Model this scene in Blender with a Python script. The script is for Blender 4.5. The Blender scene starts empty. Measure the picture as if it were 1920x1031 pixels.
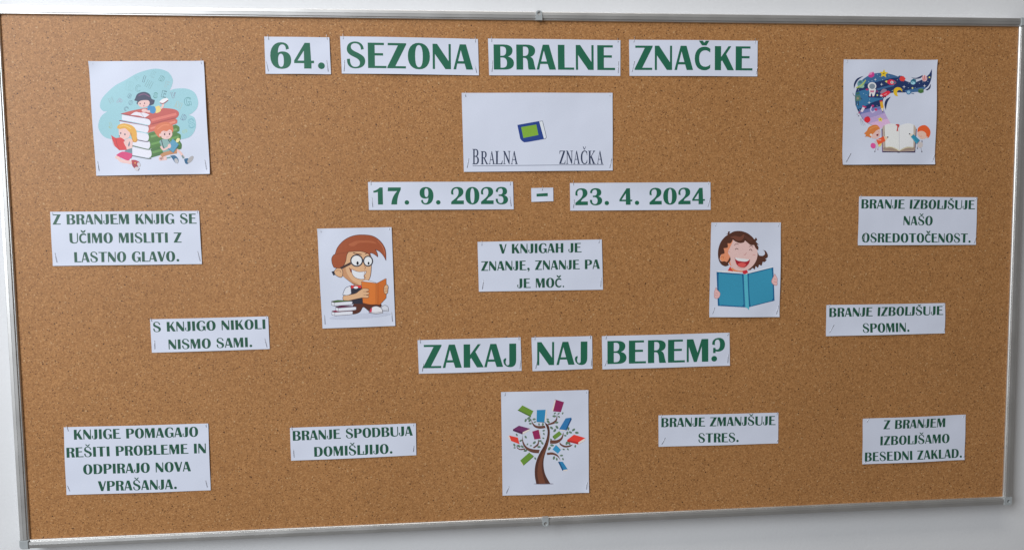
import bpy, bmesh, math, random
from mathutils import Vector, Euler, Matrix
from mathutils.geometry import tessellate_polygon

scene = bpy.context.scene
COL = scene.collection
S = 0.6                                   # the board is 1.2 m wide (staples are 12.7 mm)

# ------------------------------------------------------------------ camera
cam_d = bpy.data.cameras.new("camera")
cam = bpy.data.objects.new("camera", cam_d)
COL.objects.link(cam)
cam.location = (-0.155596*S, -1.303676*S, 0.081103*S)
cam.rotation_euler = (1.508766, 0.011833, -0.076238)
cam_d.sensor_width = 36.0
cam_d.lens = 36.0*1250/1920
cam_d.clip_start = 0.02
cam_d.clip_end = 50
scene.camera = cam

# ------------------------------------------------------------------ light
world = bpy.data.worlds.new("World")
scene.world = world
world.use_nodes = True
bg = world.node_tree.nodes["Background"]
bg.inputs[0].default_value = (0.95, 0.90, 0.86, 1)
bg.inputs[1].default_value = 0.12

def lamp(name, loc, target, sx, sy, power, color):
    d = bpy.data.lights.new(name, 'AREA')
    d.shape = 'RECTANGLE'; d.size = sx; d.size_y = sy; d.energy = power; d.color = color
    o = bpy.data.objects.new(name, d); COL.objects.link(o)
    o.location = loc
    o.rotation_euler = (Vector(target)-Vector(loc)).to_track_quat('-Z', 'Y').to_euler()
    return o
lamp("window_light", (-2.25, -2.0, 1.2), (-0.2, 0, 0.1), 1.3, 2.1, 98, (0.92, 0.965, 1.02))
lamp("added_overhead_light", (-0.1, -1.0, 2.1), (-0.1, 0, 0), 1.4, 0.35, 13, (1.0, 0.96, 0.92))  # added lamp overhead, throws the frame's shadow down the wall

scene.view_settings.view_transform = 'Standard'
scene.view_settings.look = 'None'
scene.view_settings.exposure = 0
scene.view_settings.gamma = 1
scene.render.engine = 'CYCLES'

# ------------------------------------------------------------------ measuring: photo pixel -> point on the board plane (x, z)
_R = Euler(cam.rotation_euler).to_matrix()
_C = Vector(cam.location)
def board(px, py, y=0.0):
    d = _R @ Vector(((px-960)/1250, -(py-515.5)/1250, -1))
    t = (y-_C.y)/d.y
    p = _C + d*t
    return Vector((p.x, p.z))

# ------------------------------------------------------------------ materials
def lin(c):
    return tuple((v/255/12.92 if v/255 <= 0.04045 else ((v/255+0.055)/1.055)**2.4) for v in c)

def new_mat(name):
    m = bpy.data.materials.new(name); m.use_nodes = True
    return m, m.node_tree, m.node_tree.nodes["Principled BSDF"]

def nd(t, kind, **kw):
    n = t.nodes.new(kind)
    for k, v in kw.items():
        if k in n.inputs: n.inputs[k].default_value = v
        else: setattr(n, k, v)
    return n

def ramp(t, fac, stops, interp='LINEAR'):
    r = t.nodes.new('ShaderNodeValToRGB'); r.color_ramp.interpolation = interp
    el = r.color_ramp.elements
    while len(el) < len(stops): el.new(0.5)
    for e, (p, c) in zip(el, stops):
        e.position = p; e.color = (c[0], c[1], c[2], 1) if hasattr(c, '__len__') else (c, c, c, 1)
    t.links.new(fac, r.inputs[0])
    return r.outputs[0]

def mix(t, fac, a, b, blend='MIX'):
    n = t.nodes.new('ShaderNodeMix'); n.data_type = 'RGBA'; n.blend_type = blend
    for sock, v in ((n.inputs[0], fac), (n.inputs[6], a), (n.inputs[7], b)):
        if hasattr(v, 'is_linked'): t.links.new(v, sock)
        elif hasattr(v, '__len__'): sock.default_value = (v[0], v[1], v[2], 1)
        else: sock.default_value = v
    return n.outputs[2]

def mat_cork():
    m, t, b = new_mat("cork")
    co = nd(t, 'ShaderNodeTexCoord').outputs['Object']
    # warp the coordinates so the granules are irregular
    nz = nd(t, 'ShaderNodeTexNoise', Scale=420.0, Detail=2.0); t.links.new(co, nz.inputs['Vector'])
    vm = nd(t, 'ShaderNodeVectorMath', operation='MULTIPLY_ADD')
    t.links.new(nz.outputs['Color'], vm.inputs[0]); vm.inputs[1].default_value = (0.0016,)*3
    t.links.new(co, vm.inputs[2]); w = vm.outputs[0]
    def vor(scale, feature='F1'):
        v = nd(t, 'ShaderNodeTexVoronoi', Scale=scale, feature=feature); t.links.new(w, v.inputs['Vector'])
        sp = nd(t, 'ShaderNodeSeparateColor'); t.links.new(v.outputs['Color'], sp.inputs[0])
        return v, sp
    v1, s1 = vor(900); v2, s2 = vor(520); v3, s3 = vor(330); v4, s4 = vor(760)
    base = ramp(t, s1.outputs[0], [(0.0, CORK[0]), (0.35, CORK[1]), (0.75, CORK[2]), (1.0, CORK[3])])
    mid = ramp(t, s2.outputs[1], [(0.0, (0.86, 0.85, 0.83)), (0.5, (1, 1, 1)), (1.0, (1.10, 1.11, 1.12))])
    c = mix(t, 1.0, base, mid, 'MULTIPLY')
    # drift of tone at two larger scales
    nl = nd(t, 'ShaderNodeTexNoise', Scale=7.0, Detail=4.0); t.links.new(co, nl.inputs['Vector'])
    c = mix(t, 1.0, c, ramp(t, nl.outputs['Fac'], [(0.3, (0.96, 0.95, 0.94)), (0.7, (1.04, 1.04, 1.05))]), 'MULTIPLY')
    nm = nd(t, 'ShaderNodeTexNoise', Scale=110.0, Detail=3.0); t.links.new(co, nm.inputs['Vector'])
    c = mix(t, 1.0, c, ramp(t, nm.outputs['Fac'], [(0.3, (0.965, 0.96, 0.955)), (0.7, (1.03, 1.035, 1.04))]), 'MULTIPLY')
    # pale chips and dark bark specks: a few cells, inset from the cell edge
    def chips(v, s, ch, lo, r):
        a = nd(t, 'ShaderNodeMath', operation='GREATER_THAN'); t.links.new(s.outputs[ch], a.inputs[0]); a.inputs[1].default_value = lo
        d = nd(t, 'ShaderNodeMapRange'); t.links.new(v.outputs['Distance'], d.inputs[0])
        d.inputs[1].default_value = r; d.inputs[2].default_value = r*0.55; d.inputs[3].default_value = 0; d.inputs[4].default_value = 1
        k = nd(t, 'ShaderNodeMath', operation='MULTIPLY'); t.links.new(a.outputs[0], k.inputs[0]); t.links.new(d.outputs[0], k.inputs[1])
        return k.outputs[0]
    c = mix(t, chips(v3, s3, 0, 0.980, 0.40), c, (0.60, 0.36, 0.17))
    c = mix(t, chips(v4, s4, 0, 0.965, 0.5), c, (0.66, 0.41, 0.20))
    c = mix(t, chips(v2, s2, 0, 0.955, 0.44), c, (0.13, 0.052, 0.018))
    c = mix(t, chips(v4, s4, 2, 0.94, 0.5), c, (0.12, 0.045, 0.016))
    c = mix(t, chips(v3, s3, 2, 0.975, 0.34), c, (0.06, 0.024, 0.01))
    t.links.new(c, b.inputs['Base Color'])
    b.inputs['Roughness'].default_value = 0.52
    b.inputs['Specular IOR Level'].default_value = 0.42
    bp = nd(t, 'ShaderNodeBump', Strength=0.35, Distance=0.0004)
    t.links.new(s1.outputs[1], bp.inputs['Height']); t.links.new(bp.outputs[0], b.inputs['Normal'])
    return m
CORK = [(0.362, 0.160, 0.051), (0.425, 0.196, 0.066), (0.463, 0.220, 0.077), (0.55, 0.276, 0.104)]

def mat_wall():
    m, t, b = new_mat("painted_wall")
    co = nd(t, 'ShaderNodeTexCoord').outputs['Object']
    n = nd(t, 'ShaderNodeTexNoise', Scale=6.0, Detail=5.0); t.links.new(co, n.inputs['Vector'])
    t.links.new(ramp(t, n.outputs['Fac'], [(0.3, (0.76, 0.765, 0.775)), (0.7, (0.81, 0.815, 0.825))]), b.inputs['Base Color'])
    n2 = nd(t, 'ShaderNodeTexNoise', Scale=260.0, Detail=3.0); t.links.new(co, n2.inputs['Vector'])
    bp = nd(t, 'ShaderNodeBump', Strength=0.25, Distance=0.0006)
    t.links.new(n2.outputs['Fac'], bp.inputs['Height']); t.links.new(bp.outputs[0], b.inputs['Normal'])
    b.inputs['Roughness'].default_value = 0.6
    return m

def mat_alu():
    m, t, b = new_mat("anodised_aluminium")
    co = nd(t, 'ShaderNodeTexCoord').outputs['Object']
    n = nd(t, 'ShaderNodeTexNoise', Scale=30.0, Detail=4.0); t.links.new(co, n.inputs['Vector'])
    t.links.new(ramp(t, n.outputs['Fac'], [(0.3, (0.70, 0.695, 0.68)), (0.7, (0.75, 0.745, 0.73))]), b.inputs['Base Color'])
    t.links.new(ramp(t, n.outputs['Fac'], [(0.3, 0.42), (0.7, 0.48)]), b.inputs['Roughness'])
    b.inputs['Metallic'].default_value = 0.88
    return m

def mat_simple(name, col, rough=0.5, metal=0.0, scale=200.0, var=0.06):
    m, t, b = new_mat(name)
    co = nd(t, 'ShaderNodeTexCoord').outputs['Object']
    n = nd(t, 'ShaderNodeTexNoise', Scale=scale, Detail=3.0); t.links.new(co, n.inputs['Vector'])
    t.links.new(ramp(t, n.outputs['Fac'], [(0.3, tuple(c*(1-var) for c in col)), (0.7, tuple(c*(1+var) for c in col))]), b.inputs['Base Color'])
    b.inputs['Roughness'].default_value = rough; b.inputs['Metallic'].default_value = metal
    return m

def mat_paper():
    m, t, b = new_mat("copier_paper")
    co = nd(t, 'ShaderNodeTexCoord').outputs['Object']
    n = nd(t, 'ShaderNodeTexNoise', Scale=900.0, Detail=3.0); t.links.new(co, n.inputs['Vector'])
    t.links.new(ramp(t, n.outputs['Fac'], [(0.3, (0.735, 0.775, 0.905)), (0.7, (0.77, 0.81, 0.935))]), b.inputs['Base Color'])
    n2 = nd(t, 'ShaderNodeTexNoise', Scale=14.0, Detail=2.0); t.links.new(co, n2.inputs['Vector'])
    bp = nd(t, 'ShaderNodeBump', Strength=0.5, Distance=0.003)
    t.links.new(n2.outputs['Fac'], bp.inputs['Height']); t.links.new(bp.outputs[0], b.inputs['Normal'])
    b.inputs['Roughness'].default_value = 0.62
    b.inputs['Specular IOR Level'].default_value = 0.35
    return m

def mat_ink():
    m, t, b = new_mat("printed_ink")
    a = nd(t, 'ShaderNodeAttribute', attribute_name='ink')
    co = nd(t, 'ShaderNodeTexCoord').outputs['Object']
    n = nd(t, 'ShaderNodeTexNoise', Scale=1300.0, Detail=2.0); t.links.new(co, n.inputs['Vector'])
    c = mix(t, 1.0, a.outputs['Color'], ramp(t, n.outputs['Fac'], [(0.3, (0.93,)*3), (0.7, (1.07,)*3)]), 'MULTIPLY')
    t.links.new(c, b.inputs['Base Color'])
    b.inputs['Roughness'].default_value = 0.45
    b.inputs['Specular IOR Level'].default_value = 0.5
    return m

M = dict(cork=mat_cork(), wall=mat_wall(), alu=mat_alu(), paper=mat_paper(), ink=mat_ink(),
         plastic=mat_simple("grey_plastic", (0.40, 0.425, 0.43), 0.45),
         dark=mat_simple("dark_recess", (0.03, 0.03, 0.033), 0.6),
         screw=mat_simple("screw_steel", (0.62, 0.62, 0.60), 0.25, 1.0),
         staple=mat_simple("staple_wire", (0.50, 0.50, 0.52), 0.35, 1.0))

# ------------------------------------------------------------------ object helpers
def link(name, me, mat=None, parent=None):
    o = bpy.data.objects.new(name, me); COL.objects.link(o)
    if mat: me.materials.append(mat)
    if parent: o.parent = parent
    return o
def from_bm(name, bm, mat, parent=None, smooth=False):
    me = bpy.data.meshes.new(name); bm.normal_update(); bm.to_mesh(me); bm.free()
    if smooth:
        for p in me.polygons: p.use_smooth = True
    return link(name, me, mat, parent)
def empty(name, loc, label, cat, group=None, rot=(0, 0, 0)):
    o = bpy.data.objects.new(name, None); COL.objects.link(o)
    o.location = loc; o.rotation_euler = rot; o.empty_display_size = 0.02
    o['label'] = label; o['category'] = cat
    if group: o['group'] = group
    return o

# ------------------------------------------------------------------ the wall
bm = bmesh.new()
WY = 0.0160
bmesh.ops.create_grid(bm, x_segments=8, y_segments=6, size=0.5)
for v in bm.verts: v.co = Vector((v.co.x*4.4, WY, v.co.y*2.8))
bmesh.ops.recalc_face_normals(bm, faces=bm.faces)
wall = from_bm("wall", bm, M['wall']); wall['kind'] = 'structure'

# ------------------------------------------------------------------ the board
IW, IH = 1.966*S/2, 0.9763*S/2             # half size of the cork seen inside the frame
FW = 0.0096                                # width of the frame rail
nb = empty("notice_board", (0, 0, 0), "large cork notice board in a ridged aluminium frame hung on the white wall", "notice board")
bm = bmesh.new()
r = bmesh.ops.create_cube(bm, size=1)
for v in bm.verts: v.co = Vector((v.co.x*(IW+0.004)*2, 0.004+v.co.y*0.008, v.co.z*(IH+0.004)*2))
from_bm("cork_panel", bm, M['cork'], nb)

PROFILE = [(w*0.0096/0.0122, y if y > 0 else y*0.68) for w, y in [(0.0, 0.0130), (0.0, -0.0040), (0.0003, -0.0047), (0.0009, -0.0050), (0.0050, -0.0054), (0.0051, -0.0046), (0.0054, -0.0046),
           (0.0055, -0.0054), (0.0094, -0.0048), (0.0096, -0.0028), (0.0103, -0.0028), (0.0105, -0.0034), (0.0112, -0.0034),
           (0.0119, -0.0026), (0.0122, -0.0018), (0.0122, -0.0002)]]
def rail(a, b, out):
    """profile swept from a to b (x, z); 'out' points away from the cork"""
    bm = bmesh.new(); a = Vector(a); b = Vector(b); out = Vector(out)
    rows = []
    for e in (a, b):
        rows.append([bm.verts.new((e.x+out.x*(FW-w), y, e.y+out.y*(FW-w))) for w, y in PROFILE])
    n = len(PROFILE)
    for i in range(n-1): bm.faces.new((rows[0][i], rows[0][i+1], rows[1][i+1], rows[1][i]))
    bmesh.ops.recalc_face_normals(bm, faces=bm.faces)
    # outward-facing: the first long front face must look towards -y
    bm.normal_update()
    f = max(bm.faces, key=lambda f: f.calc_area())
    if sum(f.normal.y for f in bm.faces if abs(f.normal.y) > 0.5) > 0: bmesh.ops.reverse_faces(bm, faces=bm.faces)
    return from_bm("frame_rail", bm, M['alu'], nb)
CAPG = 0.0002
rail((-IW+CAPG, IH), (IW-CAPG, IH), (0, 1)); rail((-IW+CAPG, -IH), (IW-CAPG, -IH), (0, -1))
rail((-IW, -IH+CAPG), (-IW, IH-CAPG), (-1, 0)); rail((IW, -IH+CAPG), (IW, IH-CAPG), (1, 0))

def extrude_outline(pts, y0, y1, mat, name, parent, bev=0.0005):
    bm = bmesh.new()
    vs = [bm.verts.new((x, y1, z)) for x, z in pts]
    f = bm.faces.new(vs); bm.normal_update()
    if f.normal.y < 0: bmesh.ops.reverse_faces(bm, faces=[f])
    g = bmesh.ops.extrude_face_region(bm, geom=[f])
    nv = [e for e in g['geom'] if isinstance(e, bmesh.types.BMVert)]
    for v in nv: v.co.y = y0
    bmesh.ops.recalc_face_normals(bm, faces=bm.faces)
    ed = [e for e in bm.edges if all(abs(v.co.y-y0) < 1e-7 for v in e.verts)]
    bmesh.ops.bevel(bm, geom=ed, offset=bev, segments=2, affect='EDGES')
    return from_bm(name, bm, mat, parent)
def disc(name, x, z, y, r, mat, parent, depth=0.0, n=20):
    bm = bmesh.new()
    ring = [bm.verts.new((x+r*math.cos(2*math.pi*i/n), y, z+r*math.sin(2*math.pi*i/n))) for i in range(n)]
    if depth:
        c = bm.verts.new((x, y-depth, z))
        r2 = [bm.verts.new((x+r*.6*math.cos(2*math.pi*i/n), y-depth*.85, z+r*.6*math.sin(2*math.pi*i/n))) for i in range(n)]
        for i in range(n):
            bm.faces.new((ring[i], ring[(i+1) % n], r2[(i+1) % n], r2[i])); bm.faces.new((r2[i], r2[(i+1) % n], c))
    else: bm.faces.new(ring)
    bmesh.ops.recalc_face_normals(bm, faces=bm.faces); bm.normal_update()
    if sum(f.normal.y for f in bm.faces) > 0: bmesh.ops.reverse_faces(bm, faces=bm.faces)
    return from_bm(name, bm, mat, parent, True)
def annulus_cap(name, pts, hole, hr, y0, y1, mat, parent):
    """flat tab with a real screw hole: front with hole, bore and outer rim"""
    bm = bmesh.new(); n = 20
    hp = [(hole[0]+hr*math.cos(-2*math.pi*i/n), hole[1]+hr*math.sin(-2*math.pi*i/n)) for i in range(n)]
    allp = pts+hp
    tris = tessellate_polygon([[Vector((x, z, 0)) for x, z in pts], [Vector((x, z, 0)) for x, z in hp]])
    fr = [bm.verts.new((x, y0, z)) for x, z in allp]
    bk = [bm.verts.new((x, y1, z)) for x, z in allp]
    for t in tris: bm.faces.new([fr[i] for i in t])
    m = len(pts)
    for i in range(m): bm.faces.new((fr[i], fr[(i+1) % m], bk[(i+1) % m], bk[i]))
    for i in range(n):
        a, b2 = m+i, m+(i+1) % n
        bm.faces.new((fr[a], bk[a], bk[b2], fr[b2]))
    bmesh.ops.recalc_face_normals(bm, faces=bm.faces)
    return from_bm(name, bm, mat, parent)
def corner(sx, sz, screw):
    R0 = 0.0035; w = FW+0.0006
    pts = [(0, 0), (w, 0)]
    pts += [(w-R0+R0*math.cos(a), w-R0+R0*math.sin(a)) for a in [i*math.pi/12 for i in range(7)]]
    pts += [(0, w)]
    pts = [(sx*(IW+x-0.0), sz*(IH+z-0.0)) for x, z in pts]
    if sx*sz < 0: pts = pts[::-1]
    if screw:
        c = (sx*(IW+0.0058), sz*(IH+0.0054))
        o = annulus_cap("corner_cap", pts, c, 0.0021, -0.0041, 0.0125, M['plastic'], nb)
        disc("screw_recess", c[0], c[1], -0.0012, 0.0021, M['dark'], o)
        disc("screw_head", c[0]+0.0005, c[1]-0.0004, -0.0014, 0.0012, M['screw'], o, 0.0011)
    else: extrude_outline(pts, -0.0041, 0.0125, M['plastic'], "corner_cap", nb, 0.0007)
corner(-1, 1, False); corner(1, 1, False); corner(-1, -1, False); corner(1, -1, True)

def clip(x, sz):
    hw = 0.0037; top = IH+FW+0.0012
    arc = [(x+hw*math.cos(a), sz*(top-hw*0.8+hw*0.8*math.sin(a))) for a in [i*math.pi/10 for i in range(11)]]
    pts = arc+[(x-hw, sz*(IH-0.0003)), (x+hw, sz*(IH-0.0003))]
    c = (x+0.0002, sz*(IH+0.0072))
    o = annulus_cap("mounting_clip", pts, c, 0.0022, -0.0046, 0.0125, M['plastic'], nb)
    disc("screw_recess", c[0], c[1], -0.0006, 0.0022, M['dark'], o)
    disc("screw_head", c[0], c[1]-0.0006*sz, -0.0009, 0.0011, M['screw'], o, 0.0012)
clip(board(1010, 38).x, 1); clip(board(1022, 970).x, -1)

# ------------------------------------------------------------------ glyphs (cap height 100)
def path(s):
    """'M x y L x y C ... Z' sub-paths; 'H' starts a hole of the shape before it; returns [(outer, [holes])]"""
    shapes = []; tok = s.replace(',', ' ').split(); i = 0; cur = None; hole = False; cmd = None
    def fin():
        nonlocal cur, hole
        if cur:
            if (Vector(cur[0])-Vector(cur[-1])).length < 1e-6: cur.pop()
            if hole: shapes[-1][1].append(cur)
            else: shapes.append((cur, []))
        cur = None
    while i < len(tok):
        if tok[i] in 'MLCZH':
            cmd = tok[i]; i += 1
            if cmd == 'Z': fin(); hole = False; continue
            if cmd == 'H': fin(); hole = True; continue
        if cmd == 'M': cur = [(float(tok[i]), float(tok[i+1]))]; i += 2; cmd = 'L'
        elif cmd == 'L': cur.append((float(tok[i]), float(tok[i+1]))); i += 2
        elif cmd == 'C':
            x1, y1, x2, y2, x3, y3 = map(float, tok[i:i+6]); x0, y0 = cur[-1]; i += 6
            for k in range(1, 7):
                t = k/6; a, b, c, d = (1-t)**3, 3*t*(1-t)**2, 3*t*t*(1-t), t**3
                cur.append((a*x0+b*x1+c*x2+d*x3, a*y0+b*y1+c*y2+d*y3))
    fin()
    return shapes
def circ(cx, cy, r, n=18): return ([(cx+r*math.cos(2*math.pi*k/n), cy+r*math.sin(2*math.pi*k/n)) for k in range(n)], [])
O_ = "M 44 102.5 C 72 102.5 88 82 88 50 C 88 18 72 -2.5 44 -2.5 C 16 -2.5 0 18 0 50 C 0 82 16 102.5 44 102.5 H M 44 94 C 54 94 59.5 80 59.5 50 C 59.5 20 54 6 44 6 C 34 6 29 20 29 50 C 29 80 34 94 44 94"
S_ = "M 57 72 L 68 74 C 67 92 55 104 34 104 C 14 104 1 92 1 74 C 1 56 16 49 34 41 C 48 34 52 28 52 19 C 52 9 44 4 33 4 C 20 4 12 14 13 36 L 1 35 C 0 10 12 -2 34 -2 C 58 -2 73 9 73 28 C 73 46 58 53 42 61 C 26 68 17 73 17 83 C 17 92 24 97 34 97 C 48 97 57 88 57 72 Z"
C_ = "M 67 88 C 60 94 52 97 42 97 C 16 97 0 78 0 48 C 0 17 15 -1 41 -1 C 52 -1 60 3 66 9 L 67 24 C 61 18 54 14 45 14 C 28 14 19 26 19 48 C 19 70 28 82 45 82 C 54 82 60 78 66 73 Z"
SIX = "M 60 73 L 71 76 C 72 92 60 101.5 42 101.5 C 16 101.5 0 80 0 48 C 0 16 16 -2 42 -2 C 66 -2 79 10 79 32 C 79 54 68 66 48 66 C 40 66 33 64 29 60 C 30 82 36 93 46 93 C 56 93 60 85 60 73 H M 40 57 C 48 57 51 48 51 31 C 51 14 48 6 41 6 C 33 6 29 14 29 31 C 29 48 33 57 40 57"
G = {  # char: (width, left bearing, right bearing, shapes)
 'A': (79, 2, 1, path("M 0 0 L 26 100 L 51 100 L 79 0 L 52 0 L 45 23 L 15.5 23 L 11 0 H M 30 77 L 42 33 L 19 33 Z")),
 'B': (81, 7, 3, path("M 0 0 L 0 100 L 42 100 C 66 100 76 90 76 77 C 76 64 68 55 57 52 C 72 49 81 39 81 26 C 81 9 68 0 46 0 H M 27 92 L 34 92 C 45 92 50 87 50 75 C 50 62 45 55 34 55 L 27 55 H M 27 48 L 35 48 C 47 48 53 40 53 27 C 53 13 47 7.5 35 7.5 L 27 7.5 Z")),
 'D': (84, 7, 4, path("M 0 0 L 0 100 L 36 100 C 68 100 84 82 84 50 C 84 18 68 0 36 0 H M 27 92 L 33 92 C 49 92 56 80 56 50 C 56 20 49 8 33 8 L 27 8 Z")),
 'E': (73, 7, 1, path("M 0 0 L 0 100 L 64 100 L 64 91 L 27 91 L 27 59.5 L 60 59.5 L 60 50 L 27 50 L 27 9 L 73 9 L 73 0 Z")),
 'F': (64, 7, 1, path("M 0 0 L 0 100 L 64 100 L 64 91 L 27 91 L 27 59.5 L 60 59.5 L 60 50 L 27 50 L 27 0 Z")),
 'G': (86, 4, 5, path("M 48 103 C 20 103 0 84 0 50 C 0 18 18 -3 46 -3 C 58 -3 66 2 72 9 L 86 -5 L 86 47 L 48 47 L 48 40 L 61 40 L 61 14 C 57 7 53 5 48 5 C 35 5 29 22 29 50 C 29 80 35 95 50 95 C 62 95 70 88 74 72 L 82 72 L 81 92 C 72 100 62 103 48 103 Z")),
 'H': (81, 7, 7, path("M 0 0 L 0 100 L 27 100 L 27 56 L 54 56 L 54 100 L 81 100 L 81 0 L 54 0 L 54 47 L 27 47 L 27 0 Z")),
 'I': (27, 8, 8, path("M 0 0 L 0 100 L 27 100 L 27 0 Z")),
 'J': (54, 0, 7, path("M 25 100 L 54 100 L 54 28 C 54 8 45 -2 29 -2 C 12 -2 0 10 0 25 C 0 32 3 36 12 38 L 12 30 C 9 24 9 18 11 12 C 14 5 23 4 25 12 Z")),
 'K': (83, 7, 0, path("M 0 0 L 0 100 L 27 100 L 27 55 L 59 100 L 71 100 L 49 67 L 83 0 L 55 0 L 31 41 L 27 36 L 27 0 Z")),
 'L': (66, 7, 0, path("M 0 0 L 0 100 L 27 100 L 27 9 L 66 9 L 66 0 Z")),
 'M': (94, 7, 8, path("M 0 0 L 0 100 L 28 100 L 47 41 L 64 100 L 93 100 L 94 0 L 66 0 L 65 68 L 44 0 L 31 0 L 9 67 L 9 0 Z")),
 'N': (73, 7, 8, path("M 0 0 L 0 100 L 18 100 L 64 32 L 64 100 L 73 100 L 73 0 L 51 0 L 9 60 L 9 0 Z")),
 'O': (88, 4, 4, path(O_)),
 'P': (78, 7, 2, path("M 0 0 L 0 100 L 40 100 C 66 100 78 89 78 72 C 78 52 64 42 40 42 L 27 42 L 27 0 H M 27 92 L 33 92 C 46 92 51 86 51 71 C 51 56 46 50 33 50 L 27 50 Z")),
 'R': (78, 7, 1, path("M 0 0 L 0 100 L 40 100 C 65 100 76 91 76 76 C 76 63 68 55 57 51.5 C 65 48 68 42 70 33 C 72 22 74 10 78 0 L 49 0 C 46 8 47 18 46 27 C 45 40 42 47 32 47 L 27 47 L 27 0 H M 27 92 L 33 92 C 44 92 49 87 49 75 C 49 61 44 55 33 55 L 27 55 Z")),
 'S': (73, 5, 4, path(S_)),
 'Š': (73, 5, 4, path(S_ + " M 11 128 L 23 128 L 36 115 L 50 128 L 59 128 L 44 106 L 31 106 Z")),
 'š': (73, 5, 4, path(S_ + " M 17 121 L 29 121 L 36 115 L 44 121 L 55 121 L 44 106 L 31 106 Z")),
 'C': (67, 3, 4, path(C_)),
 'Č': (67, 3, 4, path(C_ + " M 14 128 L 29 128 L 40 115 L 52 128 L 66 128 L 50 102 L 31 102 Z")),
 'č': (67, 6, 12, path(C_ + " M 17 121.5 L 34 121.5 L 40 113 L 47 121.5 L 62 121.5 L 50 102 L 31 102 Z")),
 'T': (82, 2, 2, path("M 0 100 L 82 100 L 82 91 L 55 91 L 55 0 L 27 0 L 27 91 L 0 91 Z")),
 'U': (79, 6, 7, path("M 0 100 L 27 100 L 27 30 C 27 12 34 6 46 6 C 62 6 70 14 70 32 L 70 100 L 79 100 L 79 30 C 79 8 66 -3 42 -3 C 14 -3 0 8 0 32 Z")),
 'V': (79, 1, 1, path("M 0 100 L 28 100 L 48 34 L 67 100 L 79 100 L 50 0 L 29 0 Z")),
 'Z': (76, 2, 2, path("M 3 100 L 3 91 L 43 91 L 0 5 L 0 0 L 74 0 L 74 9 L 32 9 L 76 95 L 76 100 Z")),
 '.': (26, 8, 10, [circ(13, 11.5, 13)]),
 '·': (18, 8, 8, [circ(9, 8, 8.5)]),
 ',': (26, 6, 8, path("M 13 25 C 21 25 26 19 26 9 C 26 -4 18 -14 6 -17 L 5 -13 C 12 -9 15 -5 15 -1 C 5 -1 0 5 0 12 C 0 20 5 25 13 25 Z")),
 '?': (57, 7, 4, path("M 1 76 C 0 93 12 103.5 31 103.5 C 48 103.5 57 90 57 74 C 57 55 46 43 27 43 C 22 43 18 44 16 45 L 16 37 L 5.5 37 L 5.5 60 L 15.5 60 L 15.5 56 C 17 53 19 52 23 52 C 30 52 35 60 35 74 C 35 88 31 96 25 96 C 16 96 11 88 13 72 L 2 74 Z")+[circ(10.6, 12, 12.5)]),
 '0': (81, 4, 4, path("M 40.5 102 C 66 102 81 82 81 50 C 81 18 66 -2 40.5 -2 C 15 -2 0 18 0 50 C 0 82 15 102 40.5 102 H M 40.5 95 C 48 95 52.5 80 52.5 50 C 52.5 20 48 6 40.5 6 C 33 6 28.5 20 28.5 50 C 28.5 80 33 95 40.5 95")),
 '1': (53, 15, 18, path("M 25 0 L 25 74 C 17 71 8 70 0 70 L 0 80 C 14 82 26 90 36 100 L 53 100 L 53 0 Z")),
 '2': (73, 5, 5, path("M 14 56 L 1 59 C 0 64 0 68 0 72 C 0 90 14 102 36 102 C 58 102 71 92 71 74 C 71 58 62 50 46 40 C 40 36 36 30 32 22 L 73 22 L 73 0 L 0 0 L 0 14 C 18 30 30 38 36 48 C 43 58 43 66 43 74 C 43 86 38 93 30 93 C 20 93 12 86 12 74 C 12 68 13 62 14 56 Z")),
 '3': (73, 6, 6, path("M 14 71 L 2 73 C 1 92 14 102 35 102 C 57 102 68 92 68 76 C 68 64 62 56 50 52.5 C 65 49 73 40 73 27 C 73 9 59 -2 35 -2 C 13 -2 0 8 1 32 L 14 31 C 12 16 18 6 31 6 C 41 6 46 14 46 27 C 46 41 39 47 28 48 L 18 48 L 18 57 L 28 57 C 38 58 42 65 42 76 C 42 87 38 93 31 93 C 20 93 14 86 14 71 Z")),
 '4': (76, 5, 7, path("M 38 0 L 38 21 L 0 21 L 0 31 L 42 100 L 62 100 L 65 31 L 76 31 L 76 21 L 66 21 L 66 0 H M 38 70 L 38 31 L 13 31 Z")),
 '6': (79, 4, 6, path(SIX)),
 '7': (75, 10, 12, path("M 2 100 L 75 100 L 74 86 C 60 60 53 35 52 0 L 19 0 C 22 34 36 62 54 78 L 0 78 Z")),
 ' ': (46, 0, 0, []),
}
G['9'] = (79, 4, 6, [([(79-x, 100-y) for x, y in o], [[(79-x, 100-y) for x, y in h] for h in hs]) for o, hs in G['6'][3]])
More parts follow.
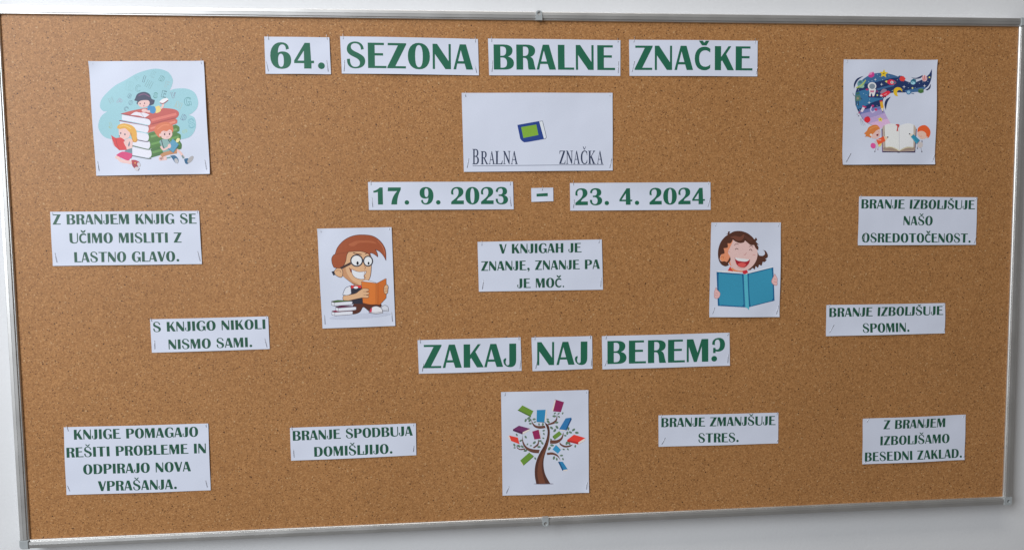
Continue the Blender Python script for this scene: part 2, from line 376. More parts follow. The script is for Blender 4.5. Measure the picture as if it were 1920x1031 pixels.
SERIF = {
 'A': path("M 46 100 L 54 100 L 92 4 L 100 4 L 100 0 L 62 0 L 62 4 L 72 4 L 62 32 L 28 32 L 18 4 L 28 4 L 28 0 L 0 0 L 0 4 L 10 4 H M 44 82 L 59 37 L 30 37 Z"),
 'L': path("M 0 0 L 0 4 L 14 4 L 14 96 L 0 96 L 0 100 L 52 100 L 52 96 L 36 96 L 36 5 L 70 5 C 84 5 90 14 94 28 L 100 28 L 96 0 Z"),
 'N': path("M 0 100 L 26 100 L 79 30 L 79 96 L 64 96 L 64 100 L 100 100 L 100 96 L 88 96 L 88 0 L 79 0 L 21 78 L 21 4 L 34 4 L 34 0 L 0 0 L 0 4 L 12 4 L 12 92 L 0 96 Z"),
 'Z': path("M 6 100 L 96 100 L 96 97 L 30 5 L 72 5 C 86 5 92 14 95 28 L 100 28 L 97 0 L 0 0 L 0 3 L 66 95 L 30 95 C 16 95 12 88 10 76 L 4 76 Z"),
 'K': path("M 0 0 L 0 4 L 11 4 L 11 96 L 0 96 L 0 100 L 44 100 L 44 96 L 32 96 L 32 54 L 70 92 L 62 96 L 62 100 L 94 100 L 94 96 L 80 92 L 48 60 L 88 5 L 100 4 L 100 0 L 58 0 L 58 4 L 64 5 L 36 48 L 32 45 L 32 4 L 44 4 L 44 0 Z"),
 'B': path("M 0 0 L 0 4 L 13 4 L 13 96 L 0 96 L 0 100 L 50 100 C 78 100 92 90 92 75 C 92 62 82 55 68 52 C 88 49 100 40 100 26 C 100 9 82 0 52 0 H M 34 94 L 48 94 C 62 94 70 88 70 75 C 70 61 60 55 46 55 L 34 55 H M 34 49 L 48 49 C 66 49 76 41 76 27 C 76 13 66 6 50 6 L 34 6 Z"),
 'R': path("M 0 0 L 0 4 L 10 4 L 10 96 L 0 96 L 0 100 L 42 100 C 68 100 78 90 78 74 C 78 60 68 52 54 49 L 88 6 L 100 4 L 100 0 L 74 0 L 38 46 L 30 46 L 30 4 L 42 4 L 42 0 H M 30 94 L 40 94 C 54 94 59 87 59 73 C 59 58 52 52 40 52 L 30 52 Z"),
 'Č': path("M 94 96 L 97 66 L 92 66 C 88 86 74 95 58 95 C 36 95 23 78 23 50 C 23 22 36 5 58 5 C 76 5 88 16 94 32 L 98 32 L 96 10 C 84 2 72 -2 56 -2 C 22 -2 0 18 0 50 C 0 82 24 102 56 102 C 70 102 80 98 86 96 Z M 30 132 L 40 132 L 54 114 L 72 132 L 78 132 L 58 108 L 48 108 Z"),
}

# ------------------------------------------------------------------ sheets of paper
def parse(s):
    pts = []
    for w in s.split():
        c = w.endswith('!'); x, y = w.rstrip('!').split(',')
        pts.append((float(x), float(y), c))
    return pts
def spline(pts, closed=True, n=5):
    """Catmull-Rom through the points; points marked ! stay corners"""
    out = []; N = len(pts)
    for i in range(N if closed else N-1):
        p1, p2 = pts[i], pts[(i+1) % N]
        p0 = pts[i-1] if (closed or i > 0) else p1
        p3 = pts[(i+2) % N] if (closed or i+2 < N) else p2
        if p1[2]: p0 = p1
        if p2[2]: p3 = p2
        out.append(p1[:2])
        if p1[2] and p2[2]: continue
        for k in range(1, n):
            t = k/n; q = []
            for a in (0, 1):
                q.append(0.5*(2*p1[a]+(p2[a]-p0[a])*t+(2*p0[a]-5*p1[a]+4*p2[a]-p3[a])*t*t+(-p0[a]+3*p1[a]-3*p2[a]+p3[a])*t**3))
            out.append(tuple(q))
    if not closed: out.append(pts[-1][:2])
    return out

class Sheet:
    def __init__(s, name, label, cat, group, crop, corners, seed, lift=0.0012, white=(200, 210, 232)):
        s.name = name; s.k = crop; s.white = lin(white); s.rng = random.Random(seed)
        c = [s.pt(*p) for p in corners]           # TL TR BR BL on the board
        s.o = (c[0]+c[1]+c[2]+c[3])/4
        ex = ((c[1]-c[0])+(c[2]-c[3])); ex.normalize(); s.ex = ex; s.ez = Vector((-ex.y, ex.x))
        s.c = [s.loc(p) for p in c]
        s.hw = sum(abs(p[0]) for p in s.c)/4; s.hh = sum(abs(p[1]) for p in s.c)/4
        r = s.rng
        s.a = [lift*r.uniform(0.5, 1.3) for _ in range(4)]+[lift*r.uniform(0.3, 1.0) for _ in range(4)]+[lift*r.uniform(0, 0.9)]
        s.asp = min(1.0, s.hh/s.hw+0.15)
        s.ph = [r.uniform(0, 6.28) for _ in range(2)]
        ang = math.atan2(ex.y, ex.x)
        s.root = empty(name, (s.o.x, 0, s.o.y), label, cat, group, (0, -ang, 0))
        s.parts = {}; s.cur = None; s.layer = 0
        s.build_paper()
    def pt(s, u, v): x0, y0, k = s.k; return board(x0+u/k, y0+v/k)
    def loc(s, p): d = p-s.o; return (d.dot(s.ex), d.dot(s.ez))
    def L(s, u, v): return s.loc(s.pt(u, v))
    def lift(s, x, z):
        u = max(-1.1, min(1.1, x/s.hw)); v = max(-1.1, min(1.1, z/s.hh)); a = s.a
        g = lambda q: (1-q*q)
        h = 0.00035
        h += (a[0] if v > 0 else a[1])*max(0, g(u))**1.5*v*v*0.95
        h += (a[2] if u > 0 else a[3])*max(0, g(v))**1.5*u*u*1.0*s.asp
        cu = a[4+(1 if u > 0 else 0)+(2 if v > 0 else 0)]
        h += cu*(abs(u*v))**6*1.2*s.asp
        h += a[8]*max(0, g(u))*max(0, g(v))*0.6
        h += 0.00018*(1+math.sin(x*55+z*21+s.ph[0]))*max(0, g(u*.9))
        return h
    def build_paper(s):
        nx = max(6, int(s.hw*2/0.0035)); nz = max(6, int(s.hh*2/0.0035)); bm = bmesh.new(); r = s.rng
        def at(i, j):
            u, v = i/nx, j/nz
            a = [s.c[3][k]*(1-u)*(1-v)+s.c[2][k]*u*(1-v)+s.c[1][k]*u*v+s.c[0][k]*(1-u)*v for k in (0, 1)]
            return a
        fr, bk, rm = {}, {}, {}
        for i in range(nx+1):
            for j in range(nz+1):
                x, z = at(i, j); h = s.lift(x, z)
                fr[i, j] = bm.verts.new((x, -h, z))
                if i in (0, nx) or j in (0, nz):
                    bk[i, j] = bm.verts.new((x, -h+0.00012, z)); rm[i, j] = bm.verts.new((x, -h, z))
        for i in range(nx):
            for j in range(nz): bm.faces.new((fr[i, j], fr[i+1, j], fr[i+1, j+1], fr[i, j+1])).smooth = True
        for i in range(nx):
            bm.faces.new((rm[i+1, 0], rm[i, 0], bk[i, 0], bk[i+1, 0])); bm.faces.new((rm[i, nz], rm[i+1, nz], bk[i+1, nz], bk[i, nz]))
        for j in range(nz):
            bm.faces.new((rm[0, j], rm[0, j+1], bk[0, j+1], bk[0, j])); bm.faces.new((rm[nx, j+1], rm[nx, j], bk[nx, j], bk[nx, j+1]))
        from_bm("paper", bm, M['paper'], s.root)
    def crop(s, x0, y0, k): s.k = (x0, y0, k)
    def part(s, name):
        """later parts with the same name take Blender's suffix"""
        s.cur = [name, []]; s.parts.setdefault(len(s.parts), s.cur)
    def ink(s, col):
        c = lin(col); return tuple(min(0.95, k*a/b) for a, b, k in zip(c, s.white, (0.75, 0.79, 0.92)))
    def raw(s, outer, holes, col, col2=None, ax=None):
        """polygon in sheet coordinates"""
        s.cur[1].append((outer, holes, col, s.layer)); s.layer += 1
    def pg(s, st, col, sm=True):
        p = parse(st); p = spline(p) if sm else [q[:2] for q in p]
        s.raw([s.L(*q) for q in p], [], s.ink(col))
    def sq(s, st, col): s.pg(st, col, False)
    def el(s, cx, cy, rx, ry, col, rot=0, n=20):
        a = math.radians(rot); p = []
        for k in range(n):
            t = 2*math.pi*k/n; x, y = rx*math.cos(t), ry*math.sin(t)
            p.append(s.L(cx+x*math.cos(a)-y*math.sin(a), cy+x*math.sin(a)+y*math.cos(a)))
        s.raw(p, [], s.ink(col))
    def ribbon(s, pts, w, col, closed=False, taper=False):
        n = len(pts); lft, rgt = [], []
        for i in range(n):
            a = pts[(i-1) % n] if (closed or i) else pts[0]; b = pts[(i+1) % n] if (closed or i < n-1) else pts[-1]
            d = Vector((b[0]-a[0], b[1]-a[1])); d = d.normalized() if d.length > 1e-9 else Vector((1, 0))
            q = (-d.y, d.x); hw = w/2*(max(0.15, math.sin(math.pi*(i+0.3)/(n-0.4))) if taper else 1)
            lft.append((pts[i][0]+q[0]*hw, pts[i][1]+q[1]*hw)); rgt.append((pts[i][0]-q[0]*hw, pts[i][1]-q[1]*hw))
        for i in range(n if closed else n-1):
            j = (i+1) % n
            s.cur[1].append(([s.L(*lft[i]), s.L(*lft[j]), s.L(*rgt[j]), s.L(*rgt[i])], None, col, s.layer))
        s.layer += 1
    def ln(s, st, w, col, sm=True, closed=False, taper=False):
        p = parse(st); p = spline(p, closed) if sm else [q[:2] for q in p]
        s.ribbon(p, w, s.ink(col), closed, taper)
    def outlined(s, st, col, w, oc, sm=True):
        s.pg(st, col, sm); s.ln(st, w, oc, sm, True)
    def glyph(s, shapes, f, col):
        """f maps glyph units to sheet coordinates; separate strokes never share a plane"""
        for o, hs in shapes:
            s.raw([f(*p) for p in o], [[f(*p) for p in h] for h in hs], col)
            s.layer -= 1
        s.layer += 1
    def text(s, st, p0, p1, cap, col):
        """text set from baseline point p0 to p1, capitals 'cap' crop pixels high"""
        s.part("text_line"); col = s.ink(col) if col[0] > 1 else col
        b0 = Vector(s.L(*p0)); b1 = Vector(s.L(*p1)); t0 = Vector(s.L(p0[0], p0[1]-cap))
        ch = list(st); tot = 0; pos = []
        for i, c in enumerate(ch):
            w, l, r, _ = G[c]
            if i == 0: l = 0
            if i == len(ch)-1: r = 0
            if i and ch[i-1] == 'L' and c == 'J': l = -12
            pos.append(tot+l); tot += l+w+r
        d = (b1-b0); ex = d/tot; up = Vector((-d.y, d.x)).normalized()*((t0-b0).length/100)
        par = 0
        for c, x0 in zip(ch, pos):
            s.layer = par % 2; par += 1
            s.glyph(G[c][3], lambda x, y: tuple(b0+ex*(x0+x)+up*y), col)
    def serif(s, c, u0, u1, v0, v1, col):
        s.glyph(SERIF[c], lambda x, y: s.L(u0+(u1-u0)*x/100, v0+(v1-v0)*y/100), col)
    def outline_letter(s, c, cx, cy, size, rot, w, col):
        a = math.radians(rot); W = G[c][0]; k = size/100; cc = s.ink(col)
        for o, hs in G[c][3]:
            for q in [o]+hs:
                p = [(cx+((x-W/2)*math.cos(a)+(y-50)*math.sin(a))*k, cy+((x-W/2)*math.sin(a)-(y-50)*math.cos(a))*k) for x, y in q]
                s.ribbon(p, w, cc, True)
    def finish(s):
        step = 0.005
        groups = {}                                # shapes printed over one another get successive layers of ink
        for gi, (name, polys) in enumerate(s.parts.values()):
            for k, (outer, holes, col, lay) in enumerate(polys):
                key = (gi, lay, 'r') if holes is None else (gi, lay, k)
                b = groups.setdefault(key, [9, 9, -9, -9, 0])
                b[0] = min(b[0], min(p[0] for p in outer)); b[1] = min(b[1], min(p[1] for p in outer))
                b[2] = max(b[2], max(p[0] for p in outer)); b[3] = max(b[3], max(p[1] for p in outer))
        done = []
        for b in groups.values():
            b[4] = 1+max([q[4] for q in done if q[0] < b[2] and b[0] < q[2] and q[1] < b[3] and b[1] < q[3]], default=-1); done.append(b)
        for gi, (name, polys) in enumerate(s.parts.values()):
            bm = bmesh.new(); cl = bm.loops.layers.float_color.new('ink')
            for k, (outer, holes, col, lay) in enumerate(polys):
                lay = groups[(gi, lay, 'r') if holes is None else (gi, lay, k)][4]
                y = 0.00008+lay*0.000006
                if holes is None:
                    vs = [bm.verts.new((p[0], y, p[1])) for p in outer]; tris = [(0, 1, 2, 3)]
                else:
                    loops = [outer]+holes
                    tris = tessellate_polygon([[Vector((p[0], p[1], 0)) for p in lp] for lp in loops])
                    vs = [bm.verts.new((p[0], y, p[1])) for lp in loops for p in lp]
                for t in tris:
                    try: f = bm.faces.new([vs[i] for i in t])
                    except ValueError: continue
                    for l in f.loops: l[cl] = (*col, 1)
            lo = [min(v.co[k] for v in bm.verts) for k in (0, 2)]; hi = [max(v.co[k] for v in bm.verts) for k in (0, 2)]
            lo.append(min(v.co.x+v.co.z for v in bm.verts)); hi.append(max(v.co.x+v.co.z for v in bm.verts))
            for k, n in ((0, Vector((1, 0, 0))), (1, Vector((0, 0, 1))), (2, Vector((1, 0, 1)))):
                q = math.ceil(lo[k]/step)*step
                while q < hi[k]:
                    bmesh.ops.bisect_plane(bm, geom=bm.verts[:]+bm.edges[:]+bm.faces[:], plane_co=Vector((q, 0, 0)) if k != 1 else Vector((0, 0, q)), plane_no=n, dist=1e-7); q += step
            memo = {}
            def node(i, j):
                if (i, j) not in memo: memo[i, j] = s.lift(i*step, j*step)
                return memo[i, j]
            for v in bm.verts:                     # linear inside each cell triangle, so stacked inks never cross
                gx, gz = v.co.x/step, v.co.z/step; i, j = math.floor(gx), math.floor(gz); fx, fz = gx-i, gz-j
                if fx+fz <= 1: h = node(i, j)+(node(i+1, j)-node(i, j))*fx+(node(i, j+1)-node(i, j))*fz
                else: h = node(i+1, j+1)+(node(i, j+1)-node(i+1, j+1))*(1-fx)+(node(i+1, j)-node(i+1, j+1))*(1-fz)
                v.co.y = -(h+v.co.y)
            bm.normal_update()
            for f in bm.faces:
                if f.normal.y > 0: f.normal_flip()
            from_bm(name, bm, M['ink'], s.root)
    def staple(s, where, u0, v0, u1, v1, top=False):
        """wire staple from (u0,v0) to (u1,v1); it stands a little proud at its lower end"""
        a, b = Vector(s.pt(u0, v0)), Vector(s.pt(u1, v1))
        ha = s.lift(*s.loc(a)); hb = s.lift(*s.loc(b))
        if top: ha = 0.0006
        r = 0.00019; up = 0.0002+0.0004*s.rng.random()
        pa = Vector((a.x, -ha-0.0003, a.y)); pb = Vector((b.x, -hb-up, b.y)); d = (pb-pa).normalized()
        chain = [pa+Vector((0, 0.003, 0)), pa+Vector((0, 0.0005, 0)), pa+d*0.0005, pb-d*0.0005, pb+Vector((0, 0.0005, 0)), pb+Vector((0, 0.0035, 0))]
        o = pa.copy(); bm = bmesh.new(); rings = []
        for i, p in enumerate(chain):
            t = (chain[min(i+1, 5)]-chain[max(i-1, 0)]).normalized()
            side = t.cross(Vector((0, 1, 0)));
            if side.length < 0.2: side = d.cross(Vector((0, 1, 0)))
            side.normalize(); nn = t.cross(side).normalized()
            rings.append([bm.verts.new(p-o+side*r*math.cos(q)+nn*r*math.sin(q)) for q in [k*math.pi/3 for k in range(6)]])
        for i in range(5):
            for k in range(6): bm.faces.new((rings[i][k], rings[i][(k+1) % 6], rings[i+1][(k+1) % 6], rings[i+1][k]))
        bm.faces.new(rings[0][::-1]); bm.faces.new(rings[5])
        bmesh.ops.recalc_face_normals(bm, faces=bm.faces)
        st = from_bm("staple", bm, M['staple'], None, True); st.location = o
        st['label'] = "thin wire staple at the %s of the %s" % (where, s.short); st['category'] = "staple"; st['group'] = "staples holding the papers to the cork"
    def staples(s, short, *quads):
        s.short = short
        names = ["top left corner", "top right corner", "bottom left corner", "bottom right corner"] if len(quads) == 4 else ["top middle"]
        for nme, q in zip(names, quads): s.staple(nme, *q, top=nme.startswith("top"))

GREEN = (0.017, 0.150, 0.084)
TITLES = "white strips with large green words"
QUOTES = "white sheets with small green sentences"
PICS = "white sheets with printed pictures"
def strip(name_words, st, crop, corners, base, cap, staples, seed, place, lift=0.0010, group=TITLES):
    lab, short = name_words
    s = Sheet("word_strip", lab, "paper strip", group, crop, corners, seed, lift)
    s.text(st, base[0], base[1], cap, GREEN)
    s.finish(); s.staples(short, *staples)
    return s
C1, C2, C3, C4 = (480, 60, 6.857), (640, 60, 6.857), (900, 60, 6.857), (1160, 60, 6.857)
strip(("white paper strip printed 64. in large green figures, first of the heading", "strip reading 64."), "64.", C1,
      [(108, 66), (944, 76), (966, 549), (126, 543)], ((190, 472), (888, 479)), 331,
      [(152, 35, 166, 108), (906, 30, 918, 106), (130, 385, 163, 515), (908, 365, 930, 517)], 1, 0)
strip(("white paper strip printed SEZONA in large green capitals, left of the BRALNE strip", "strip reading SEZONA"), "SEZONA", C2,
      [(-15, 62), (1756, 97), (1769, 563), (8, 540)], ((72, 466), (1693, 490)), 326,
      [(22, 20, 25, 102), (1722, 55, 1723, 142), (41, 366, 34, 515), (1716, 433, 1738, 532)], 2, 0, 0.0013)
strip(("white paper strip printed BRALNE in large green capitals, above the BRALNA ZNAČKA logo sheet", "strip reading BRALNE"), "BRALNE", C3,
      [(102, 90), (1804, 112), (1803, 570), (117, 562)], ((178, 488), (1735, 495)), 322,
      [(146, 60, 150, 134), (1770, 82, 1771, 140), (162, 370, 151, 518), (1778, 378, 1772, 532)], 3, 0)
strip(("white paper strip printed ZNAČKE in large green capitals, caron cut off", "strip reading ZNAČKE"), "ZNAčKE", C4,
      [(131, 106), (1784, 119), (1779, 576), (138, 569)], ((203, 493), (1716, 500)), 312,
      [(204, 60, 191, 142), (1752, 90, 1750, 157), (201, 378, 168, 522), (1782, 460, 1760, 550)], 4, 0, 0.0014)
C = (670, 330, 6.194)
s = Sheet("date_strip", "white paper strip with the green date 17. 9. 2023, left of the dash", "paper strip", TITLES, C,
          [(124, 72), (1807, 68), (1815, 388), (136, 396)], 5, 0.0012)
s.text("17. 9. 2023", (190, 333), (1750, 327), 198, GREEN); s.finish()
s.staples("first date strip, 17. 9. 2023", (158, 50, 160, 110), (1775, 70, 1773, 112), (168, 246, 180, 364), (1768, 236, 1785, 354))
C = (980, 330, 5.189)
s = Sheet("dash_strip", "small white paper slip with a single green dash between the two dates", "paper strip", TITLES, C,
          [(82, 119), (296, 114), (298, 246), (85, 253)], 6, 0.0006)
s.part("printed_dash"); s.raw([s.L(*p) for p in ((134, 174), (243, 167), (244, 197), (135, 201))], [], GREEN); s.finish()
s.staples("small slip with the dash", (194, 96, 188, 142))
s = Sheet("date_strip", "white paper strip with the green date 23. 4. 2024, right of the dash", "paper strip", TITLES, C,
          [(459, 70), (1825, 62), (1827, 329), (462, 338)], 7, 0.0012)
s.text("23. 4. 2024", (512, 285), (1770, 275), 161, GREEN); s.finish()
s.staples("second date strip, 23. 4. 2024", (492, 45, 494, 95), (1806, 50, 1806, 84), (500, 228, 490, 311), (1824, 205, 1798, 303))
C = (770, 620, 5.486)
strip(("white paper strip printed ZAKAJ in large green capitals, left of the NAJ strip", "strip reading ZAKAJ"), "ZAKAJ", C,
      [(71, 95), (1130, 66), (1141, 409), (85, 440)], ((130, 383), (1085, 366)), 239,
      [(94, 75, 101, 128), (1110, 50, 1113, 95), (131, 333, 117, 417), (1128, 302, 1122, 392)], 8, 0)
strip(("short white paper strip printed NAJ in large green capitals", "strip reading NAJ"), "NAJ", C,
      [(1241, 67), (1865, 53), (1869, 388), (1253, 413)], ((1300, 352), (1815, 344)), 237,
      [(1280, 45, 1276, 94), (1844, 40, 1846, 80), (1300, 306, 1283, 390), (1858, 278, 1854, 362)], 9, 0)
strip(("white paper strip printed BEREM? in large green capitals with a question mark", "strip reading BEREM?"), "BEREM?", (1100, 610, 6.621),
      [(187, 131), (1770, 88), (1775, 496), (194, 543)], ((256, 477), (1712, 441)), 285,
      [(245, 110, 236, 166), (1752, 92, 1745, 124), (249, 430, 221, 504), (1753, 350, 1745, 463)], 10, 0, 0.0013)

def quote(lab, short, crop, corners, lines, staples, seed, lift=0.0013):
    s = Sheet("quote_sheet", lab, "paper sheet", QUOTES, crop, corners, seed, lift)
    for st, a, b, cap in lines: s.text(st, a, b, cap, (0.018, 0.104, 0.060))
    s.finish(); s.staples(short, *staples)
quote("white paper sheet with three green lines ending LASTNO GLAVO", "sheet ending LASTNO GLAVO", (85, 385, 6.194),
      [(60, 76), (1788, 66), (1822, 681), (92, 703)],
      [("Z BRANJEM KNJIG SE", (92, 224), (1762, 213), 117), ("UČIMO MISLITI Z", (290, 440), (1590, 432), 117), ("LASTNO GLAVO.", (345, 661), (1560, 650), 117)],
      [(75, 78, 96, 104), (1765, 50, 1773, 96), (114, 550, 140, 662), (1770, 530, 1801, 646)], 11)
quote("white paper sheet with two green lines reading S KNJIGO NIKOLI NISMO SAMI", "sheet ending NISMO SAMI", (270, 585, 7.68),
      [(90, 103), (1790, 60), (1812, 529), (117, 583)],
      [("S KNJIGO NIKOLI", (138, 284), (1752, 240), 139), ("NISMO SAMI.", (362, 533), (1562, 498), 139)],
      [(100, 80, 118, 136), (1765, 45, 1770, 92), (155, 408, 160, 534), (1738, 374, 1774, 508)], 12, 0.0010)
quote("white paper sheet with four green lines ending VPRAŠANJA, nearest the lower left corner", "sheet ending VPRAŠANJA", (110, 785, 6.4),
      [(65, 97), (1797, 52), (1827, 851), (99, 907)],
      [("KNJIGE POMAGAJO", (190, 245), (1678, 208), 118), ("REŠITI PROBLEME IN", (105, 459), (1772, 405), 118), ("ODPIRAJO NOVA", (303, 660), (1592, 622), 118), ("VPRAŠANJA.", (480, 860), (1424, 832), 118)],
      [(98, 72, 122, 146), (1768, 55, 1774, 100), (108, 790, 140, 864), (1764, 728, 1786, 816)], 13)
quote("white paper sheet with two green lines reading BRANJE SPODBUJA DOMIŠLJIJO", "sheet ending DOMIŠLJIJO", (535, 785, 7.385),
      [(66, 120), (1808, 57), (1814, 498), (82, 574)],
      [("BRANJE SPODBUJA", (108, 297), (1766, 226), 133), ("DOMIŠLJIJO.", (405, 517), (1485, 472), 133)],
      [(92, 95, 97, 152), (1780, 60, 1774, 98), (114, 418, 123, 532), (1780, 366, 1770, 450)], 14)
quote("white paper sheet with three green lines ending JE MOČ, centre of the board", "sheet ending JE MOČ", (885, 440, 7.385),
      [(76, 100), (1795, 66), (1812, 760), (95, 787)],
      [("V KNJIGAH JE", (375, 262), (1515, 244), 131), ("ZNANJE, ZNANJE PA", (126, 500), (1768, 472), 131), ("JE MOČ·", (625, 738), (1275, 726), 131)],
      [(136, 80, 135, 154), (1765, 60, 1753, 116), (156, 628, 141, 756), (1784, 592, 1779, 722)], 15)
quote("white paper sheet with three green lines ending OSREDOTOČENOST", "sheet ending OSREDOTOČENOST", (1600, 362, 7.837),
      [(80, 50), (1812, 64), (1792, 760), (60, 768)],
      [("BRANJE IZBOLJšUJE", (112, 228), (1778, 240), 134), ("NAŠO", (730, 472), (1158, 474), 134), ("OSREDOTOČENOST.", (118, 724), (1716, 728), 134)],
      [(112, 20, 100, 80), (1804, 60, 1784, 98), (176, 570, 122, 712), (1800, 632, 1760, 738)], 16, 0.0016)
quote("white paper sheet with two green lines reading BRANJE IZBOLJŠUJE SPOMIN", "sheet ending SPOMIN", (1535, 562, 7.68),
      [(108, 74), (1816, 46), (1811, 480), (100, 521)],
      [("BRANJE IZBOLJšUJE", (148, 246), (1785, 215), 129), ("SPOMIN.", (626, 470), (1298, 456), 129)],
      [(160, 50, 146, 104), (1808, 40, 1788, 76), (219, 350, 148, 472), (1812, 396, 1790, 450)], 17)
quote("white paper sheet with two green lines reading BRANJE ZMANJŠUJE STRES", "sheet ending STRES", (1220, 765, 7.529),
      [(108, 98), (1800, 60), (1796, 492), (110, 540)],
      [("BRANJE ZMANJŠUJE", (148, 264), (1758, 233), 128), ("STRES.", (668, 480), (1236, 470), 128)],
      [(158, 85, 142, 132), (1786, 50, 1774, 92), (205, 410, 150, 506), (1798, 414, 1776, 468)], 18, 0.0010)
quote("white paper sheet with three green lines ending BESEDNI ZAKLAD, nearest the lower right corner", "sheet ending BESEDNI ZAKLAD", (1605, 770, 8.727),
      [(106, 124), (1788, 57), (1764, 794), (97, 868)],
      [("Z BRANJEM", (440, 295), (1450, 258), 146), ("IZBOLJŠAMO", (390, 558), (1520, 516), 146), ("BESEDNI ZAKLAD.", (138, 822), (1724, 757), 146)],
      [(214, 105, 170, 182), (1766, 64, 1734, 110), (196, 800, 128, 842), (1790, 728, 1740, 748)], 19, 0.0015)

# ---- logo sheet (its long-nosed mascot is left out; book and lettering stay)
s = Sheet("logo_sheet", "wide white sheet with the dark serif words BRALNA ZNAČKA and an upright blue book", "picture sheet", PICS, (855, 165, 6.249),
          [(66, 62), (1832, 62), (1834, 968), (92, 985)], 20, 0.0012, (203, 213, 236))
NAVY = s.ink((48, 62, 92))
s.part("printed_book")
s.sq("972,396 1014,388 1054,560 1052,592 1030,602", (216, 226, 244))
s.ln("976,396! 1012,390! 1052,555 1052,590 1028,604!", 5, (60, 70, 95))
s.pg("718,437! 972,392! 1030,602! 830,637 785,632 752,600!", (38, 66, 142))
s.sq("762,462 940,432 965,555 788,590", (126, 172, 62))
for nm, row in (("printed_word", (('B', 192, 268, 897, 718), ('R', 290, 378, 897, 744), ('A', 384, 454, 896, 743), ('L', 457, 545, 896, 742), ('N', 551, 637, 895, 742), ('A', 641, 722, 895, 742))),
                ("printed_word", (('Z', 1207, 1280, 893, 738), ('N', 1287, 1368, 893, 738), ('A', 1373, 1450, 893, 738), ('Č', 1460, 1538, 893, 738), ('K', 1546, 1634, 893, 738), ('A', 1648, 1722, 892, 738)))):
    s.part(nm)
    for c, u0, u1, v0, v1 in row: s.serif(c, u0, u1, v0, v1, NAVY); s.layer = (s.layer+1) % 4
s.part("printed_underline"); s.ribbon([(195, 915), (900, 909), (1728, 901)], 4.5, NAVY)
s.finish()
s.staples("logo sheet", (109, 45, 111, 108), (1804, 50, 1799, 102), (149, 826, 128, 940), (1822, 822, 1796, 938))

# ---- children on a pile of books
SK, SKD = (226, 192, 192), (150, 105, 110)
s = Sheet("picture_sheet", "square white sheet picturing three children reading around a pile of big books", "picture sheet", PICS, (160, 105, 4.483),
          [(33, 49), (999, 45), (1052, 993), (97, 1008)], 21, 0.0019, (207, 217, 240))
s.part("printed_cloud")
s.pg("130,430 142,370 190,310 260,250 340,208 440,152 540,120 620,113 700,140 738,200 732,250 712,296! 760,280 850,278 920,310 952,380 945,440 910,480 874,500! 920,520 936,580 920,640 880,685 820,702 760,706! 300,706! 215,700 160,678 120,620 120,560 145,505 192,470! 155,466", (147, 197, 213))
s.part("printed_letters")
for c, x, y, z, a, w, col in (('A', 435, 188, 42, -50, 2.2, (125, 178, 188)), ('I', 500, 198, 56, 18, 3.2, (70, 95, 115)), ('E', 577, 160, 52, 28, 2.2, (125, 165, 175)),
        ('D', 648, 195, 46, 30, 3, (95, 145, 150)), ('H', 540, 242, 60, 28, 3, (110, 150, 158)), ('C', 447, 275, 58, 6, 3, (110, 155, 165)), ('B', 380, 258, 76, 8, 2, (130, 180, 190)),
        ('F', 692, 245, 52, 14, 2.2, (160, 170, 175)), ('E', 668, 325, 56, 14, 4, (75, 115, 125)), ('V', 742, 334, 50, 0, 3.2, (125, 110, 140)), ('S', 595, 335, 44, 14, 3.6, (90, 150, 150)),
        ('B', 378, 341, 38, 30, 3, (105, 140, 160)), ('O', 386, 396, 36, 30, 3, (110, 145, 165)), ('C', 348, 445, 38, 45, 3.2, (95, 125, 145)), ('N', 222, 377, 44, -25, 2.6, (135, 165, 175)),
        ('P', 294, 385, 44, 35, 2.8, (160, 145, 175)), ('M', 788, 418, 52, 25, 2.6, (178, 180, 150)), ('G', 865, 387, 66, -6, 4, (85, 145, 155)), ('D', 832, 521, 48, 24, 3.4, (100, 115, 150)),
        ('S', 898, 571, 74, -6, 3.6, (105, 165, 185)), ('S', 840, 637, 38, 70, 2.6, (165, 195, 160)), ('J', 214, 586, 50, -16, 2.8, (160, 180, 150))):
    s.outline_letter(c, x, y, z, a, w, col)
def pile(pages, spine, spc, lit, cover):
    s.part("printed_book")
    s.pg(spine, spc); s.ln(lit[0], lit[1], lit[2]); s.ln(cover[0], cover[1], cover[2]); s.pg(pages, (218, 222, 240))
pile("392,770! 540,792 562,815 558,848 535,858! 390,832!", "545,862! 700,818 812,784! 815,745 790,705! 640,745 555,785!", (58, 108, 48), ("570,815 680,782 800,740", 20, (92, 142, 72)), ("388,838! 535,866 560,862!", 7, (72, 82, 78)))
pile("398,706! 528,720 550,742 545,775 525,782! 396,750!", "540,785! 700,745 806,705! 806,665 770,645! 640,690 545,715!", (66, 118, 48), ("560,745 680,712 790,680", 18, (98, 150, 76)), ("395,756! 525,788 548,784!", 8, (90, 112, 86)))
pile("430,640! 515,655 538,675 535,708 515,718! 425,700!", "530,720! 680,690 795,635! 795,600 765,580! 640,620 535,650!", (74, 120, 52), ("555,682 660,655 775,618", 18, (112, 155, 92)), ("425,706! 515,723 538,720!", 7, (98, 84, 106)))
pile("298,555! 510,590 536,610 530,642 512,648! 400,622! 298,600!", "525,650! 660,612 775,570! 778,545 758,525! 640,560 530,588!", (196, 98, 84), ("552,612 660,585 762,555", 16, (222, 136, 120)), ("290,546! 512,590 536,600!", 8, (142, 70, 98)))
s.part("printed_book")
s.pg("305,488! 400,462 500,443! 640,440 745,450 785,470 790,500 772,525! 640,562 545,588! 550,540! 400,512!", (188, 88, 84))
s.ln("560,545 660,518 770,492", 22, (214, 118, 108)); s.ln("560,578 660,550 765,524", 9, (162, 68, 66))
s.pg("313,498! 530,533 552,555 548,578 535,584! 313,540!", (220, 224, 242)); s.ln("305,489! 420,512 530,530 555,552!", 6, (140, 62, 82))
s.part("printed_girl")
